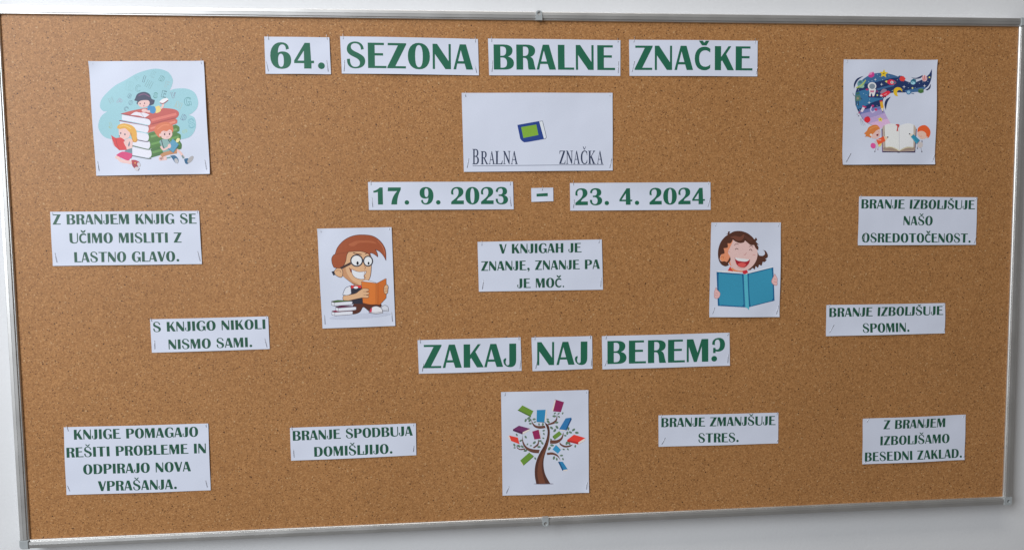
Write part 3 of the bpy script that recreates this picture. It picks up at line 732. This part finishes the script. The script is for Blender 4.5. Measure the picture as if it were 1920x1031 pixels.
s.pg("592,432! 625,422 640,448 632,472 596,486!", (228, 208, 132)); s.ln("638,445 655,425 658,398", 18, SK)
s.pg("628,388! 655,365 692,356! 702,376 660,402 640,405", (232, 232, 242)); s.ln("632,398 660,403 700,376", 7, (140, 45, 70))
s.el(572, 456, 26, 32, (58, 138, 196)); s.pg("530,420! 560,425 560,480 525,470!", (58, 138, 196))
s.pg("424,362 445,322 500,306 545,325 560,362 588,374! 578,408 548,418 520,410 475,385 448,396 470,428 434,402! 442,385 418,378", (56, 62, 92))
s.pg("446,402! 470,380 530,376 546,398 532,424 490,438 458,425", SK); s.ln("452,338 500,324 546,348", 8, (122, 82, 122))
s.el(466, 405, 4.5, 7, (90, 60, 80)); s.el(503, 402, 4.5, 7, (90, 60, 80)); s.el(497, 424, 6, 4, (170, 70, 90))
s.el(500, 462, 22, 14, SK); s.ln("505,455 530,470 548,468", 18, SK)
s.pg("384,500! 425,474 470,480 500,480 545,497! 505,522! 450,505", (222, 222, 238)); s.ln("470,482 500,520", 3, (150, 150, 175))
s.part("printed_girl")
s.pg("300,575! 390,600 425,650 440,690 445,712! 430,728 402,722 395,690 370,640", (196, 140, 52))
s.pg("285,618! 300,606 350,615 380,650 375,682 350,700 315,702 292,676", SK)
s.pg("272,612! 282,585 330,570 385,582 418,606 436,640 436,700 420,722 400,690 396,655 372,640 340,612 300,618!", (218, 166, 66))
s.ln("290,596 340,590 390,615", 7, (236, 196, 110)); s.el(303, 652, 5, 8, (60, 60, 95)); s.el(338, 662, 5.5, 8.5, (60, 60, 95)); s.el(291, 677, 5, 5, (60, 75, 90))
s.pg("336,712! 372,696 402,712 398,790! 345,800!", SK); s.pg("345,792! 398,776! 400,824! 330,814!", (104, 132, 148)); s.pg("365,750 378,720 380,745 370,768", (110, 120, 140))
s.pg("330,790! 330,706! 345,760!", (178, 48, 60))
s.pg("222,668! 262,692 300,688 332,706! 355,792! 290,794! 252,760!", (206, 56, 60)); s.ln("226,690! 240,745 255,764!", 5, (214, 190, 200)); s.ln("262,692 270,740 292,792", 4, (160, 36, 50))
s.ln("332,722 350,760 372,770", 12, SK)
s.pg("254,850 275,835 300,850 285,868 262,864", SK); s.ln("282,858 310,884 360,892 396,902", 28, SK)
s.pg("264,836! 320,806 400,824! 395,855 366,880 322,866", (204, 50, 116)); s.ln("380,872 405,882", 14, (225, 225, 235))
s.pg("392,876! 430,878 462,898 450,925 405,928!", (168, 44, 56)); s.pg("398,905! 440,915 450,945 430,955 402,925!", (148, 38, 54))
s.el(457, 915, 13, 18, (196, 196, 206), -25); s.el(440, 950, 19, 16, (196, 196, 206), 10); s.ln("452,966 462,945", 4, (110, 80, 100)); s.el(425, 902, 5, 7, (235, 170, 80))
s.part("printed_boy")
s.ln("660,852 632,868 690,862", 30, SK); s.ln("690,860 722,855", 12, (110, 150, 155)); s.ln("775,790 806,818 832,860", 20, SK); s.ln("818,838 832,862", 14, (110, 140, 145))
s.pg("634,832! 700,795 775,782! 776,822! 700,836 652,854!", (186, 134, 96))
s.pg("718,842! 758,838 788,872 784,904 762,900 742,872", (42, 98, 140)); s.el(771, 884, 15, 23, (180, 184, 194), -25)
s.pg("834,868! 865,862 884,880 868,908 846,905", (42, 98, 140)); s.el(888, 872, 17, 36, (172, 172, 178), 38)
s.pg("626,722! 650,704 700,702 722,722! 712,802! 660,812!", (128, 170, 170)); s.ln("645,708 656,750 672,790", 7, (52, 62, 76)); s.ln("700,704 716,730", 7, (52, 62, 76)); s.ln("630,730 640,752", 4, (90, 130, 130))
s.pg("586,640! 592,600 640,565 700,562 740,592 742,640 722,640! 640,655! 636,688 612,676", (208, 116, 80)); s.ln("610,620 660,585 710,585", 8, (224, 140, 104))
s.pg("640,645! 660,632 690,636 712,622 730,630! 736,665 714,696 676,702 646,688", SK); s.el(634, 667, 8, 13, SK)
s.el(672, 661, 6, 9, (80, 50, 56)); s.el(713, 659, 6, 9, (80, 50, 56)); s.ln("686,684 695,686 704,682", 2.5, SKD); s.ln("662,646 672,643 681,648", 2.5, SKD); s.ln("705,645 714,641 722,645", 2.5, SKD)
s.pg("740,698! 790,746! 745,814! 694,776!", (84, 152, 188)); s.ln("694,778! 745,816! 790,748!", 5, (46, 100, 136), False)
s.pg("766,716 780,694 800,700 790,724 774,730", (228, 220, 160)); s.ln("640,762 664,790 704,770", 16, SK); s.el(712, 760, 14, 18, SK); s.ln("712,748 722,742", 6, SK)
s.finish()
s.staples("sheet of three reading children", (65, 50, 70, 76), (975, 20, 979, 72), (106, 886, 121, 970), (1006, 874, 1023, 958))

# ---- boy with glasses
s = Sheet("picture_sheet", "white sheet picturing a red-haired cartoon boy with round glasses and an orange book", "picture sheet", PICS, (590, 420, 5.155),
          [(27, 46), (744, 31), (780, 982), (78, 1008)], 22, 0.0016, (200, 209, 231))
SB = (212, 172, 136); OL = (82, 52, 50)
s.part("printed_ground_shade"); s.el(440, 888, 300, 26, (188, 197, 220), -4, 28)
s.part("printed_boy")
s.outlined("645,805 675,784 708,798 716,842! 650,838!", (205, 212, 228), 4, (90, 88, 104)); s.ln("650,832 715,826", 3, (130, 130, 145))
s.outlined("372,790! 400,735 470,705! 560,760 642,775 640,800! 560,800 528,842! 472,800 440,846 385,868 325,862!", (84, 44, 32), 4, (50, 30, 30))
s.outlined("524,856! 552,806 600,792 648,815 660,858! 590,866!", (222, 224, 238), 5, (84, 82, 98)); s.pg("528,852! 545,815 556,812 552,850!", (204, 48, 76)); s.ln("526,850 590,854 658,846", 4, (120, 118, 134))
s.pg("325,605! 380,590 455,600! 470,770! 362,770! 350,670!", (44, 44, 58))
s.outlined("345,598! 300,618 272,684! 320,690! 356,672! 352,618", (214, 220, 236), 5, (84, 84, 104))
s.pg("358,570! 400,560! 460,590! 400,600!", (176, 128, 100))
s.outlined("272,460! 300,330 330,262! 440,256 530,285 548,340 548,440 535,520 500,572! 440,592 372,572 330,545 268,495!", SB, 5, OL)
s.pg("268,440! 296,410 312,470 360,540 430,580 370,570 325,540 266,496!", (192, 144, 108))
s.outlined("195,450 225,422 262,432 275,470 262,512 225,505 196,480", SB, 5, OL); s.ln("210,452 240,445 258,470", 4, (140, 95, 75))
s.outlined("200,292! 225,225 290,155 380,113 480,105 570,120 640,172 684,250 690,352! 670,312 632,268 588,245! 606,282 612,318! 575,290 540,280 535,310! 515,285 440,262 330,268! 312,300 304,350 285,395 255,425 190,420! 172,380 168,330 185,300", (156, 82, 52), 5, (96, 48, 40))
s.pg("330,200 400,165 480,160 560,165 600,190 520,180 430,185 380,215", (172, 98, 66)); s.ln("198,296 260,282 330,272", 3, (110, 58, 42)); s.ln("610,160 655,215 680,290", 6, (182, 112, 82))
s.pg("246,418! 348,368! 354,390! 262,436!", (70, 52, 52)); s.pg("166,460! 188,452! 204,488! 184,496!", (44, 46, 60))
s.el(408, 353, 62, 60, (56, 56, 68), 0, 28); s.el(408, 353, 50, 48, (222, 228, 240), 0, 28); s.el(518, 358, 48, 53, (56, 56, 68), 0, 28); s.el(518, 358, 37, 42, (222, 228, 240), 0, 28)
s.sq("464,346 476,346 476,360 464,360", (56, 56, 68)); s.el(417, 378, 11, 18, (24, 26, 38)); s.el(523, 379, 9, 15, (24, 26, 38))
s.ln("374,276 410,288 456,294", 8, (92, 52, 40)); s.ln("488,290 515,280", 6, (92, 52, 40)); s.ln("478,398 492,418 484,440", 5, (150, 100, 76))
s.pg("334,418! 356,440 362,462 350,466!", (120, 40, 44)); s.outlined("358,434! 425,460 502,454! 492,482 478,500 486,530! 440,532 388,512 364,476", (216, 222, 236), 4, (110, 70, 64))
s.ln("490,455 480,490 495,524", 4, (150, 100, 76))
s.pg("354,588! 392,600! 400,594! 452,592! 452,618! 405,612! 356,622!", (208, 52, 58)); s.el(400, 612, 22, 12, (216, 222, 236))
s.part("printed_book")
s.pg("458,550! 500,540 560,556 604,570! 692,522! 692,534! 604,580! 470,566!", (216, 220, 234)); s.ln("462,550! 510,541 604,570! 690,524!", 3, (110, 90, 84))
s.outlined("454,553! 530,562 602,572! 604,774! 540,776 468,760!", (208, 118, 52), 4, (128, 72, 40)); s.outlined("602,572! 692,526! 692,712! 630,778! 604,776!", (196, 106, 44), 4, (128, 72, 40)); s.ln("588,574! 590,770!", 3, (170, 90, 42)); s.ln("616,570! 620,772!", 3, (160, 84, 40))
s.part("printed_arm")
s.outlined("282,690! 330,685 400,668 425,650 470,622 518,626 526,642 500,652 528,662 522,680 500,682 526,694 512,712 455,712 330,738 290,742 274,716", SB, 4, OL); s.ln("470,652 500,652", 3, OL); s.ln("475,682 505,682", 3, OL)
s.outlined("674,602 698,584 712,606 708,640 706,664 684,674 670,650", SB, 4, OL); s.ln("676,625 706,622", 3, OL); s.ln("676,650 706,645", 3, OL)
for (x, y, w, col) in ((168, 832, 200, (150, 32, 72)), (205, 790, 197, (96, 36, 74)), (165, 737, 200, (78, 112, 62))):
    s.part("printed_book")
    s.outlined("%d,%d! %d,%d! %d,%d! %d,%d! %d,%d! %d,%d!" % (x, y+8, x+60, y-3, x+w-10, y+2, x+w, y+12, x+40, y+18, x, y+12), col, 3, (60, 40, 50))
    s.outlined("%d,%d! %d,%d! %d,%d %d,%d %d,%d %d,%d! %d,%d!" % (x, y+14, x+28, y+20, x+w-14, y+8, x+w, y+24, x+w-14, y+40, x+28, y+52, x, y+44), (214, 220, 236), 4, (78, 66, 82))
    s.ln("%d,%d %d,%d" % (x+28, y+20, x+28, y+50), 3, (110, 100, 120))
s.finish()
s.staples("sheet of the boy with glasses", (60, 46, 65, 84), (718, 28, 724, 60), (95, 878, 101, 968), (742, 850, 752, 942))

# ---- laughing girl
s = Sheet("picture_sheet", "white sheet picturing a laughing brown-haired girl behind a big blue open book", "picture sheet", PICS, (1320, 410, 5.426),
          [(70, 39), (778, 39), (762, 998), (49, 1000)], 23, 0.0016, (184, 193, 216))
SG = (208, 176, 178); BR = (76, 46, 37)
s.part("printed_girl")
s.pg("500,380! 540,345 556,372 590,378 614,362 612,335 596,318! 625,330 645,370 640,395 620,408 634,415! 610,445 585,438 592,440! 582,476 560,468 556,472! 545,498 524,484 520,488! 512,516 492,502 470,522! 440,508", BR)
s.pg("236,532! 262,484! 292,520! 292,536!", (190, 60, 50)); s.pg("262,500! 300,505 400,525 395,545! 300,536!", (206, 130, 92))
s.pg("225,300! 250,225 330,195 430,205 505,250 538,320 536,400 500,470 440,520 370,530 300,512 262,460 238,420", SG)
s.pg("190,300 230,255 290,215 262,290 240,340 262,390 262,430 280,500 300,512 262,475 240,440 195,440 165,400", (206, 134, 104))
s.el(186, 402, 28, 34, (212, 134, 98)); s.ln("172,390 190,385 196,405", 4, (160, 80, 60))
s.pg("288,212! 268,248 235,250! 236,292 195,300! 205,350 172,362! 160,385 156,415 175,435 205,432 232,438 262,385! 266,420 242,455 252,470! 215,484 170,462 142,405 140,320 165,240 205,188 238,162 212,160! 236,152 240,132 260,131! 256,152 300,130 365,126 432,146 482,182 508,210 522,190! 536,215 524,232 556,268! 536,264 550,290 548,320! 524,304 506,268! 470,268 440,245 412,222! 398,242 358,248 318,234", BR)
s.pg("262,190 310,175 360,185 402,158 398,195 372,222 330,222 296,200", (106, 64, 52)); s.pg("400,165 450,190 490,215 470,235 425,205", (84, 52, 44))
s.ln("312,316 326,303 346,314", 6, (78, 44, 42)); s.ln("456,320 472,311 486,328", 6, (78, 44, 42)); s.ln("303,272 322,256 348,262", 5, (96, 60, 58)); s.ln("456,284 478,275 494,290", 5, (96, 60, 58))
s.ln("398,362 416,368 426,344", 4, (168, 116, 116)); s.ln("492,372 510,366 520,374", 4, (180, 122, 122)); s.ln("236,340 250,332 262,345", 4, (176, 120, 118))
s.pg("308,394! 380,410 466,414! 452,458 412,494 358,490 324,456", (152, 36, 48)); s.pg("340,462 382,446 424,462 404,490 362,488", (200, 84, 84)); s.pg("311,396! 390,406 462,415! 425,436 352,430 320,414", (222, 226, 236)); s.ln("335,490 375,505 415,498", 3, (176, 120, 118))
s.part("printed_book")
s.pg("126,530! 260,532 400,560! 445,546 696,486! 698,500! 440,566! 128,546!", (208, 214, 230)); s.pg("388,530! 432,520! 446,548! 412,566! 392,556!", (180, 46, 60))
s.sq("123,540 396,560 412,899 137,885", (26, 88, 136)); s.sq("432,560 697,493 712,832 442,899", (26, 88, 136))
s.pg("165,556! 365,570! 385,592 396,868! 382,888! 172,874! 152,855 144,578", (50, 134, 170)); s.pg("478,560! 662,512! 684,528 698,806! 684,832! 486,880! 464,864 452,585", (50, 134, 170))
s.pg("396,560! 418,566 440,560! 452,896 430,904 408,898!", (76, 164, 190)); s.ln("398,562! 412,898!", 4, (30, 96, 140)); s.ln("440,562! 452,896!", 4, (30, 96, 140))
for st in ("100,765 104,735 118,697! 130,722 158,752 156,785 138,808 106,806", "682,630 698,592 712,560! 724,580 738,612 736,640 734,674 706,672 686,652"):
    s.part("printed_hand"); s.outlined(st, (204, 166, 170), 3, (150, 100, 108))
    for q in (("110,752 138,760", "108,776 138,782") if st[0] == "1" else ("704,610 730,618", "704,640 732,646")): s.ln(q, 3, (160, 110, 116))
s.finish()
s.staples("sheet of the laughing girl", (130, 38, 110, 76), (768, 42, 748, 84), (106, 898, 82, 968), (754, 880, 730, 968))

# ---- tree of books
s = Sheet("picture_sheet", "white sheet picturing a brown tree whose branches carry coloured books", "picture sheet", PICS, (930, 725, 4.908),
          [(46, 46), (848, 26), (854, 968), (60, 996)], 24, 0.0014, (183, 190, 212))
s.part("printed_tree")
s.el(438, 886, 92, 6, (128, 126, 146)); BRN = (76, 46, 40)
for st in ("320,288! 340,330 378,356 448,354! 456,376! 400,382 356,368 332,336", "560,240! 552,290 525,318 474,340! 482,350! 538,334 562,298", "243,436! 250,495 280,545 330,568 402,576! 392,608! 330,600 272,566 242,510",
           "386,478! 380,520 338,554! 350,562! 388,535 394,500", "186,528! 200,555 225,566 262,560! 268,572! 225,577 194,560", "618,412! 600,460 560,486 496,488! 497,520! 560,517 606,482 620,440",
           "583,505! 610,528 650,538 706,526! 680,548 630,554 590,532", "466,604! 520,600 568,625 594,676! 568,642 525,622 470,624!"): s.pg(st, (96, 62, 54))
s.pg("370,887! 357,820 357,740 375,665 405,600 440,540 466,470 474,410 464,368 446,326! 478,346 493,392 492,460 478,530 455,600 438,670 438,740 456,810 498,885!", BRN)
s.pg("395,884! 380,800 390,700 425,615 462,540 484,440 478,530 450,600 425,680 422,760 440,840 455,884!", (104, 64, 50))
s.part("printed_leaves")
rl = random.Random(5)
for x, y in ((272, 305), (300, 285), (310, 305), (315, 335), (350, 295), (357, 320), (395, 342), (430, 342), (475, 295), (480, 318), (540, 240), (575, 243), (612, 240), (535, 267), (578, 272), (556, 325), (560, 368), (665, 382), (510, 375), (540, 398), (438, 400), (440, 430), (435, 470), (425, 515), (405, 495), (190, 437), (228, 490), (272, 458), (288, 525), (320, 538), (352, 510), (395, 550), (168, 530), (170, 555), (208, 540), (240, 545), (270, 582), (360, 655), (655, 422), (683, 415), (712, 392), (742, 418), (635, 445), (650, 515), (672, 515), (728, 542), (660, 570), (622, 572), (490, 565), (505, 480), (602, 628), (615, 660), (532, 650), (558, 662), (515, 535)):
    a = rl.uniform(0, 180); z = rl.uniform(11, 19); s.el(x, y, z, z*0.55, (62, 94, 70), a, 8); s.layer -= 1
    q = math.radians(a); s.ribbon([(x-z*math.cos(q), y-z*math.sin(q)), (x+z*math.cos(q), y+z*math.sin(q))], 2.2, s.ink((150, 168, 160)))
PG = (204, 196, 196)
for cols in ((("242,167 343,219 320,264 206,206", (98, 134, 52)), ("206,206 320,264 322,277 197,213", (70, 98, 42))),
             (("375,210 456,207 445,322 372,316", (42, 124, 174)), ("456,207 468,211 459,320 445,323", PG), ("372,316 445,322 459,320 446,326 372,320", (34, 86, 128))),
             (("550,115 624,137 595,229 524,222", (126, 36, 84)), ("541,111 550,115 524,222 512,212", PG), ("541,111 550,115 549,118 538,116", (90, 20, 60))),
             (("640,286 690,279 640,394 579,388", (44, 108, 164)), ("690,279 696,294 646,400 638,394", (28, 66, 116)), ("579,388 640,396 636,403 580,393", PG)),
             (("210,353 314,382 246,412 156,385", (104, 48, 96)), ("156,385 246,412 242,434 154,400", (78, 32, 74)), ("246,412 314,382 310,398 243,434", PG)),
             (("332,408 392,390 411,474 352,481", (134, 36, 84)), ("392,390 402,398 413,472 411,476", PG)),
             (("120,442 200,462 216,523 138,492", (206, 62, 52)), ("106,447 120,442 138,492 126,487", PG)),
             (("580,404 606,432 544,480 521,450", (96, 132, 56)), ("521,450 544,480 540,484 520,460", (66, 92, 44))),
             (("716,436 820,466 756,506 654,484", (208, 58, 52)), ("654,484 756,506 757,526 654,500", (166, 40, 42)), ("756,506 820,466 816,490 757,526", PG)),
             (("552,530 598,574 568,612 519,572", (52, 136, 184)), ("552,530 560,530 602,570 598,576", PG)),
             (("305,600 346,632 252,716 222,672", (96, 134, 54)), ("222,672 252,716 248,721 226,690", PG), ("346,632 252,716 250,722 345,640", (66, 92, 40))),
             (("584,684 614,686 658,754 620,760", (42, 118, 168)), ("569,686 584,684 620,760 611,770", (30, 78, 124)), ("611,770 620,760 658,754 652,770", PG))):
    s.part("printed_book")
    for st, c in cols: s.sq(st, c)
s.finish()
s.staples("sheet of the tree of books", (88, 45, 79, 80), (832, 24, 830, 58), (120, 906, 92, 974), (836, 872, 829, 938))

# ---- outer space and a book
s = Sheet("picture_sheet", "white sheet picturing a navy swoosh of space toys rising from an open book", "picture sheet", PICS, (1570, 105, 4.91),
          [(54, 36), (910, 42), (888, 1000), (40, 1004)], 25, 0.0022, (176, 185, 208))
s.part("printed_space_swoosh")
NV, MB = (28, 47, 92), (54, 92, 138)
s.pg("238,212! 300,176 370,162 450,166 540,190 620,232 680,250 740,236 800,205 840,168 863,124! 860,200 835,270 790,312 740,334 680,336 600,340 530,340 470,350 425,385 414,420 418,470 430,520 460,585 488,630! 430,640 400,672! 340,645 290,630 240,600 205,545 175,490 158,430 158,360 175,300 205,245", NV)
s.pg("236,214! 300,177 370,163 450,167 540,191 570,205! 500,208 400,232 290,258 200,262!", MB)
s.pg("352,306! 515,264! 516,282! 440,300 366,322!", MB); s.pg("160,342! 240,316 290,322 280,360 280,385! 400,392 418,400! 320,430 210,485 178,492! 158,430", (48, 102, 148))
s.pg("612,322! 733,298 783,290 815,292! 785,312 733,334 626,340!", MB); s.pg("196,508! 320,480 412,462! 420,500! 300,530 212,556!", (98, 108, 164))
s.pg("205,540! 300,515 420,490! 436,536! 330,570 240,600!", (142, 134, 184)); s.pg("236,592! 330,562 434,530! 462,588! 350,620 290,630!", (164, 146, 192)); s.pg("285,626! 370,600 460,582! 488,630! 430,640 400,672! 345,648!", (190, 160, 200))
for st in ("147,306! 148,258 176,212 236,188! 188,224 164,262", "440,502! 428,450 444,404 487,378! 460,420 448,460", "670,200! 720,206 782,178! 762,206 715,215", "802,317! 830,298 850,260! 846,300 820,321"): s.pg(st, (34, 48, 86))
s.part("printed_stars")
rs = random.Random(9)
for x, y, r in ((342, 222, 14), (400, 266, 16), (608, 288, 17), (795, 280, 16), (287, 433, 16)):
    p = " ".join("%.1f,%.1f" % (x+(r if k % 2 == 0 else r*.22)*math.sin(k*math.pi/4), y-(r if k % 2 == 0 else r*.22)*math.cos(k*math.pi/4)) for k in range(8)); s.sq(p, (206, 222, 240))
for x, y in ((250, 232), (282, 240), (360, 176), (384, 195), (466, 190), (410, 222), (312, 233), (188, 317), (235, 350), (258, 362), (292, 402), (440, 200), (520, 240), (545, 225), (500, 322), (560, 296), (650, 255), (646, 298), (780, 245), (825, 240), (838, 170), (710, 296), (500, 325), (376, 336), (408, 388), (360, 462), (200, 500), (180, 450), (596, 312), (748, 257)):
    s.el(x, y, 3, 3, (170, 200, 225), 0, 6); s.layer -= 1
s.layer += 1
def star(x, y, r, col, rot=0):
    s.sq(" ".join("%.1f,%.1f" % (x+(r if k % 2 == 0 else r*.5)*math.sin(k*math.pi/5+rot), y-(r if k % 2 == 0 else r*.5)*math.cos(k*math.pi/5+rot)) for k in range(10)), col)
for x, y in ((840, 202), (685, 300), (362, 365)): star(x, y, 11, (206, 202, 128))
s.part("printed_toy_cube"); s.sq("277,182 290,160 322,150 333,168 331,192 304,206 280,196", (172, 56, 128)); s.sq("277,182 290,160 322,150 308,176", (206, 120, 168))
s.part("printed_yellow_star"); star(419, 168, 40, (206, 172, 44), 0.08); s.el(414, 168, 4, 6, (70, 50, 40)); s.el(424, 165, 3, 5, (70, 50, 40))
s.part("printed_planet"); s.el(211, 262, 33, 36, (88, 134, 148)); s.el(205, 245, 16, 12, (66, 100, 122)); s.el(222, 285, 20, 14, (128, 170, 160)); s.ln("167,298 182,290 215,272 245,240 254,224", 9, (160, 176, 88)); s.ln("175,300 215,290 250,240", 4, (130, 160, 90))
s.part("printed_astronaut"); s.sq("283,310 350,310 342,345 332,375 318,375 314,350 304,350 300,375 286,372 290,340", (206, 206, 222)); s.el(313, 282, 39, 36, (210, 208, 224)); s.el(314, 284, 27, 25, (112, 128, 146)); s.el(268, 313, 14, 9, (150, 50, 100)); s.el(358, 330, 12, 9, (110, 50, 100)); s.sq("294,322 334,322 330,340 298,340", (176, 110, 140)); s.ln("286,376 302,378", 6, (150, 60, 110)); s.ln("316,378 332,376", 6, (150, 60, 110))
s.part("printed_rocket"); s.pg("448,238 480,220 515,230 536,250 515,268 480,270 455,255", (186, 44, 76)); s.pg("512,232! 536,250! 512,268!", (60, 110, 130)); s.el(495, 247, 14, 13, (206, 196, 206)); s.el(495, 247, 7, 7, (110, 110, 130)); s.sq("428,238 452,228 450,252", (208, 190, 110))
s.part("printed_toy_car"); s.pg("390,335 410,310 435,308 450,322 420,345 395,352", (130, 116, 140)); s.pg("388,362 420,342 460,325 482,340 462,362 430,378 400,374", (194, 46, 66)); s.el(398, 370, 12, 8, (196, 180, 196)); s.el(434, 378, 9, 7, (90, 40, 60)); s.ln("425,362 450,352", 6, (216, 150, 160))
s.part("printed_red_block"); s.pg("545,205! 560,186! 590,188! 575,235! 555,222!", (44, 62, 108)); s.sq("572,194 600,190 622,212 606,238 578,236 564,216", (194, 58, 58))
s.part("printed_blue_toy"); s.el(692, 243, 26, 24, (52, 108, 136)); s.el(690, 254, 20, 14, (136, 186, 208)); s.sq("680,225 690,212 718,222 714,242", (36, 92, 118)); s.el(684, 252, 3, 4, (30, 40, 60))
s.part("printed_ball"); s.el(795, 210, 25, 30, (196, 176, 188)); s.ln("780,190 782,228", 6, (172, 56, 58)); s.ln("798,183 790,236", 7, (172, 56, 58)); s.ln("812,192 806,230", 6, (172, 56, 58))
s.part("printed_moon"); s.pg("514,350 514,312 545,292 582,302 594,336! 572,318 548,326 544,350 553,374! 530,370", (206, 166, 42))
s.part("printed_magnifier"); s.el(650, 337, 22, 22, (52, 98, 146)); s.el(650, 337, 15, 15, (124, 166, 198)); s.ln("668,344 700,353", 6, (40, 84, 120))
s.part("printed_green_cube"); s.sq("737,312 762,302 787,312 785,340 760,348 737,340", (60, 98, 58)); s.sq("737,312 762,302 787,312 762,322", (84, 120, 78))
s.part("printed_robot"); s.sq("162,344 196,334 200,358 166,364", (54, 96, 92)); s.sq("157,368 206,366 209,416 160,420", (74, 108, 102)); s.el(181, 394, 11, 12, (128, 124, 108)); s.ln("135,345 146,368 160,376", 4, (60, 80, 90)); s.ln("208,390 222,404", 7, (44, 60, 88)); s.ln("168,420 164,460", 9, (44, 58, 78)); s.ln("185,420 188,462", 9, (44, 58, 78))
s.part("printed_telescope"); s.sq("206,512 230,466 250,480 226,522", (196, 192, 214)); s.sq("226,458 262,470 256,484 224,472", (170, 50, 100)); s.ln("188,532 206,516", 9, (160, 70, 110)); s.el(184, 548, 13, 11, (178, 184, 206)); s.el(190, 555, 5, 5, (60, 60, 90)); s.el(176, 540, 4, 4, (60, 60, 90))
for st in ("205,582 215,640", "212,580 235,645", "208,580 252,640"): s.ln(st, 2, (110, 116, 140))
s.part("printed_magnet"); s.ln("312,468 300,498 318,522 345,502", 11, (176, 172, 210)); s.el(320, 463, 12, 10, (170, 50, 110)); s.el(350, 497, 13, 12, (176, 50, 100))
s.part("printed_pencil"); s.sq("386,428 411,422 422,478 396,488", (206, 152, 48)); s.sq("382,416 408,410 411,422 386,428", (176, 54, 74)); s.sq("396,488 422,478 414,520", (204, 190, 172)); s.el(413, 518, 5, 5, (50, 46, 60))
s.part("printed_apple"); s.el(270, 589, 29, 28, (192, 40, 56)); s.sq("255,566 270,570 285,558 290,568 262,572", (150, 30, 50)); s.ln("270,565 272,556", 4, (110, 40, 40))
s.part("printed_yellow_star"); star(390, 588, 27, (202, 182, 74)); s.el(390, 588, 5, 4, (80, 60, 40))
s.part("printed_open_book")
s.sq("400,680 412,668 708,668 722,676 708,892 402,890", (62, 54, 84)); s.sq("410,656 432,640 700,640 716,665 700,878 560,884 408,878", (164, 154, 148))
s.pg("424,842! 480,838 520,856 556,882! 600,856 640,842 700,842! 700,868 560,884! 415,868", (140, 124, 116)); s.pg("430,640! 470,626 525,630 562,646! 560,872! 522,850 480,838 434,842!", (196, 201, 208)); s.pg("562,646! 605,630 650,624 694,634! 690,842! 640,838 600,850 560,872!", (200, 205, 212))
s.ln("434,846! 480,842 522,856 558,876! 602,856 642,844 690,846!", 5, (204, 196, 168)); s.ln("562,650 560,868", 3, (150, 154, 168)); s.ln("425,700! 420,870!", 3, (120, 110, 112)); s.ln("404,690! 404,885!", 6, (96, 60, 120)); s.el(552, 888, 18, 6, (52, 44, 76))
s.part("printed_bookmark"); s.pg("530,634! 552,630 566,642 552,672 554,700! 546,692! 536,698! 545,652 530,640!", (166, 58, 60))
for st in (1,):
    s.part("printed_girl")
    s.ln("350,838 336,884", 3, (120, 100, 120)); s.ln("368,838 362,866", 3, (120, 100, 120)); s.el(336, 882, 5, 7, (90, 90, 110)); s.el(364, 864, 5, 6, (150, 100, 130)); s.pg("375,800! 405,790! 392,830 368,838!", (206, 186, 110))
    s.pg("300,728! 330,695 376,672 390,705 378,748 345,764 310,758", (212, 166, 168)); s.pg("240,716! 266,690 282,660 322,639 362,640 388,672! 352,690 330,714 312,728 300,757! 276,746 244,746! 256,732", (184, 112, 62)); s.ln("290,680 330,658 365,655", 7, (202, 136, 86))
    s.el(303, 729, 10, 10, (214, 212, 222)); s.el(303, 729, 3, 3, (196, 170, 120)); s.pg("350,728! 372,718! 370,736 358,740", (116, 36, 48)); s.el(375, 700, 2.5, 2.5, (90, 60, 70))
    s.sq("348,776 420,742 434,786 366,822", (196, 82, 52)); s.ln("362,776 396,778", 6, (220, 180, 176)); s.sq("420,742 462,750 434,786", (196, 180, 162)); s.el(456, 751, 7, 6, (66, 58, 66)); s.sq("330,792 350,776 368,822 350,838", (176, 174, 186)); s.el(321, 829, 23, 26, (190, 76, 142), -20)
s.part("printed_boy")
s.ln("760,845 770,885", 3, (120, 110, 125)); s.ln("728,830 728,855", 3, (120, 110, 125)); s.el(770, 883, 5, 8, (80, 80, 95)); s.el(729, 853, 5, 6, (80, 80, 95)); s.ln("770,780 772,800", 9, (110, 108, 124)); s.el(754, 822, 25, 28, (176, 172, 178), 20)
s.pg("728,720 742,690 790,696 815,735 802,762 765,768 738,748", (216, 166, 158)); s.pg("728,705! 734,668 762,646 800,642 832,668 846,702 840,740 824,760! 812,748 806,716 780,696 755,694!", (196, 84, 44)); s.ln("745,740 760,745 770,738", 3, (190, 110, 110)); s.el(815, 752, 8, 7, (216, 166, 158))
s.sq("668,748 692,724 752,780 722,816", (44, 124, 158)); s.ln("676,750 725,806", 6, (70, 150, 180)); s.sq("652,716 692,724 668,748", (196, 188, 176)); s.el(657, 721, 7, 6, (58, 62, 74)); s.ln("722,816 752,780", 5, (120, 118, 140))
s.finish()
s.staples("sheet of the space swoosh", (94, 34, 82, 66), (904, 44, 892, 64), (121, 894, 70, 978), (890, 906, 862, 974))
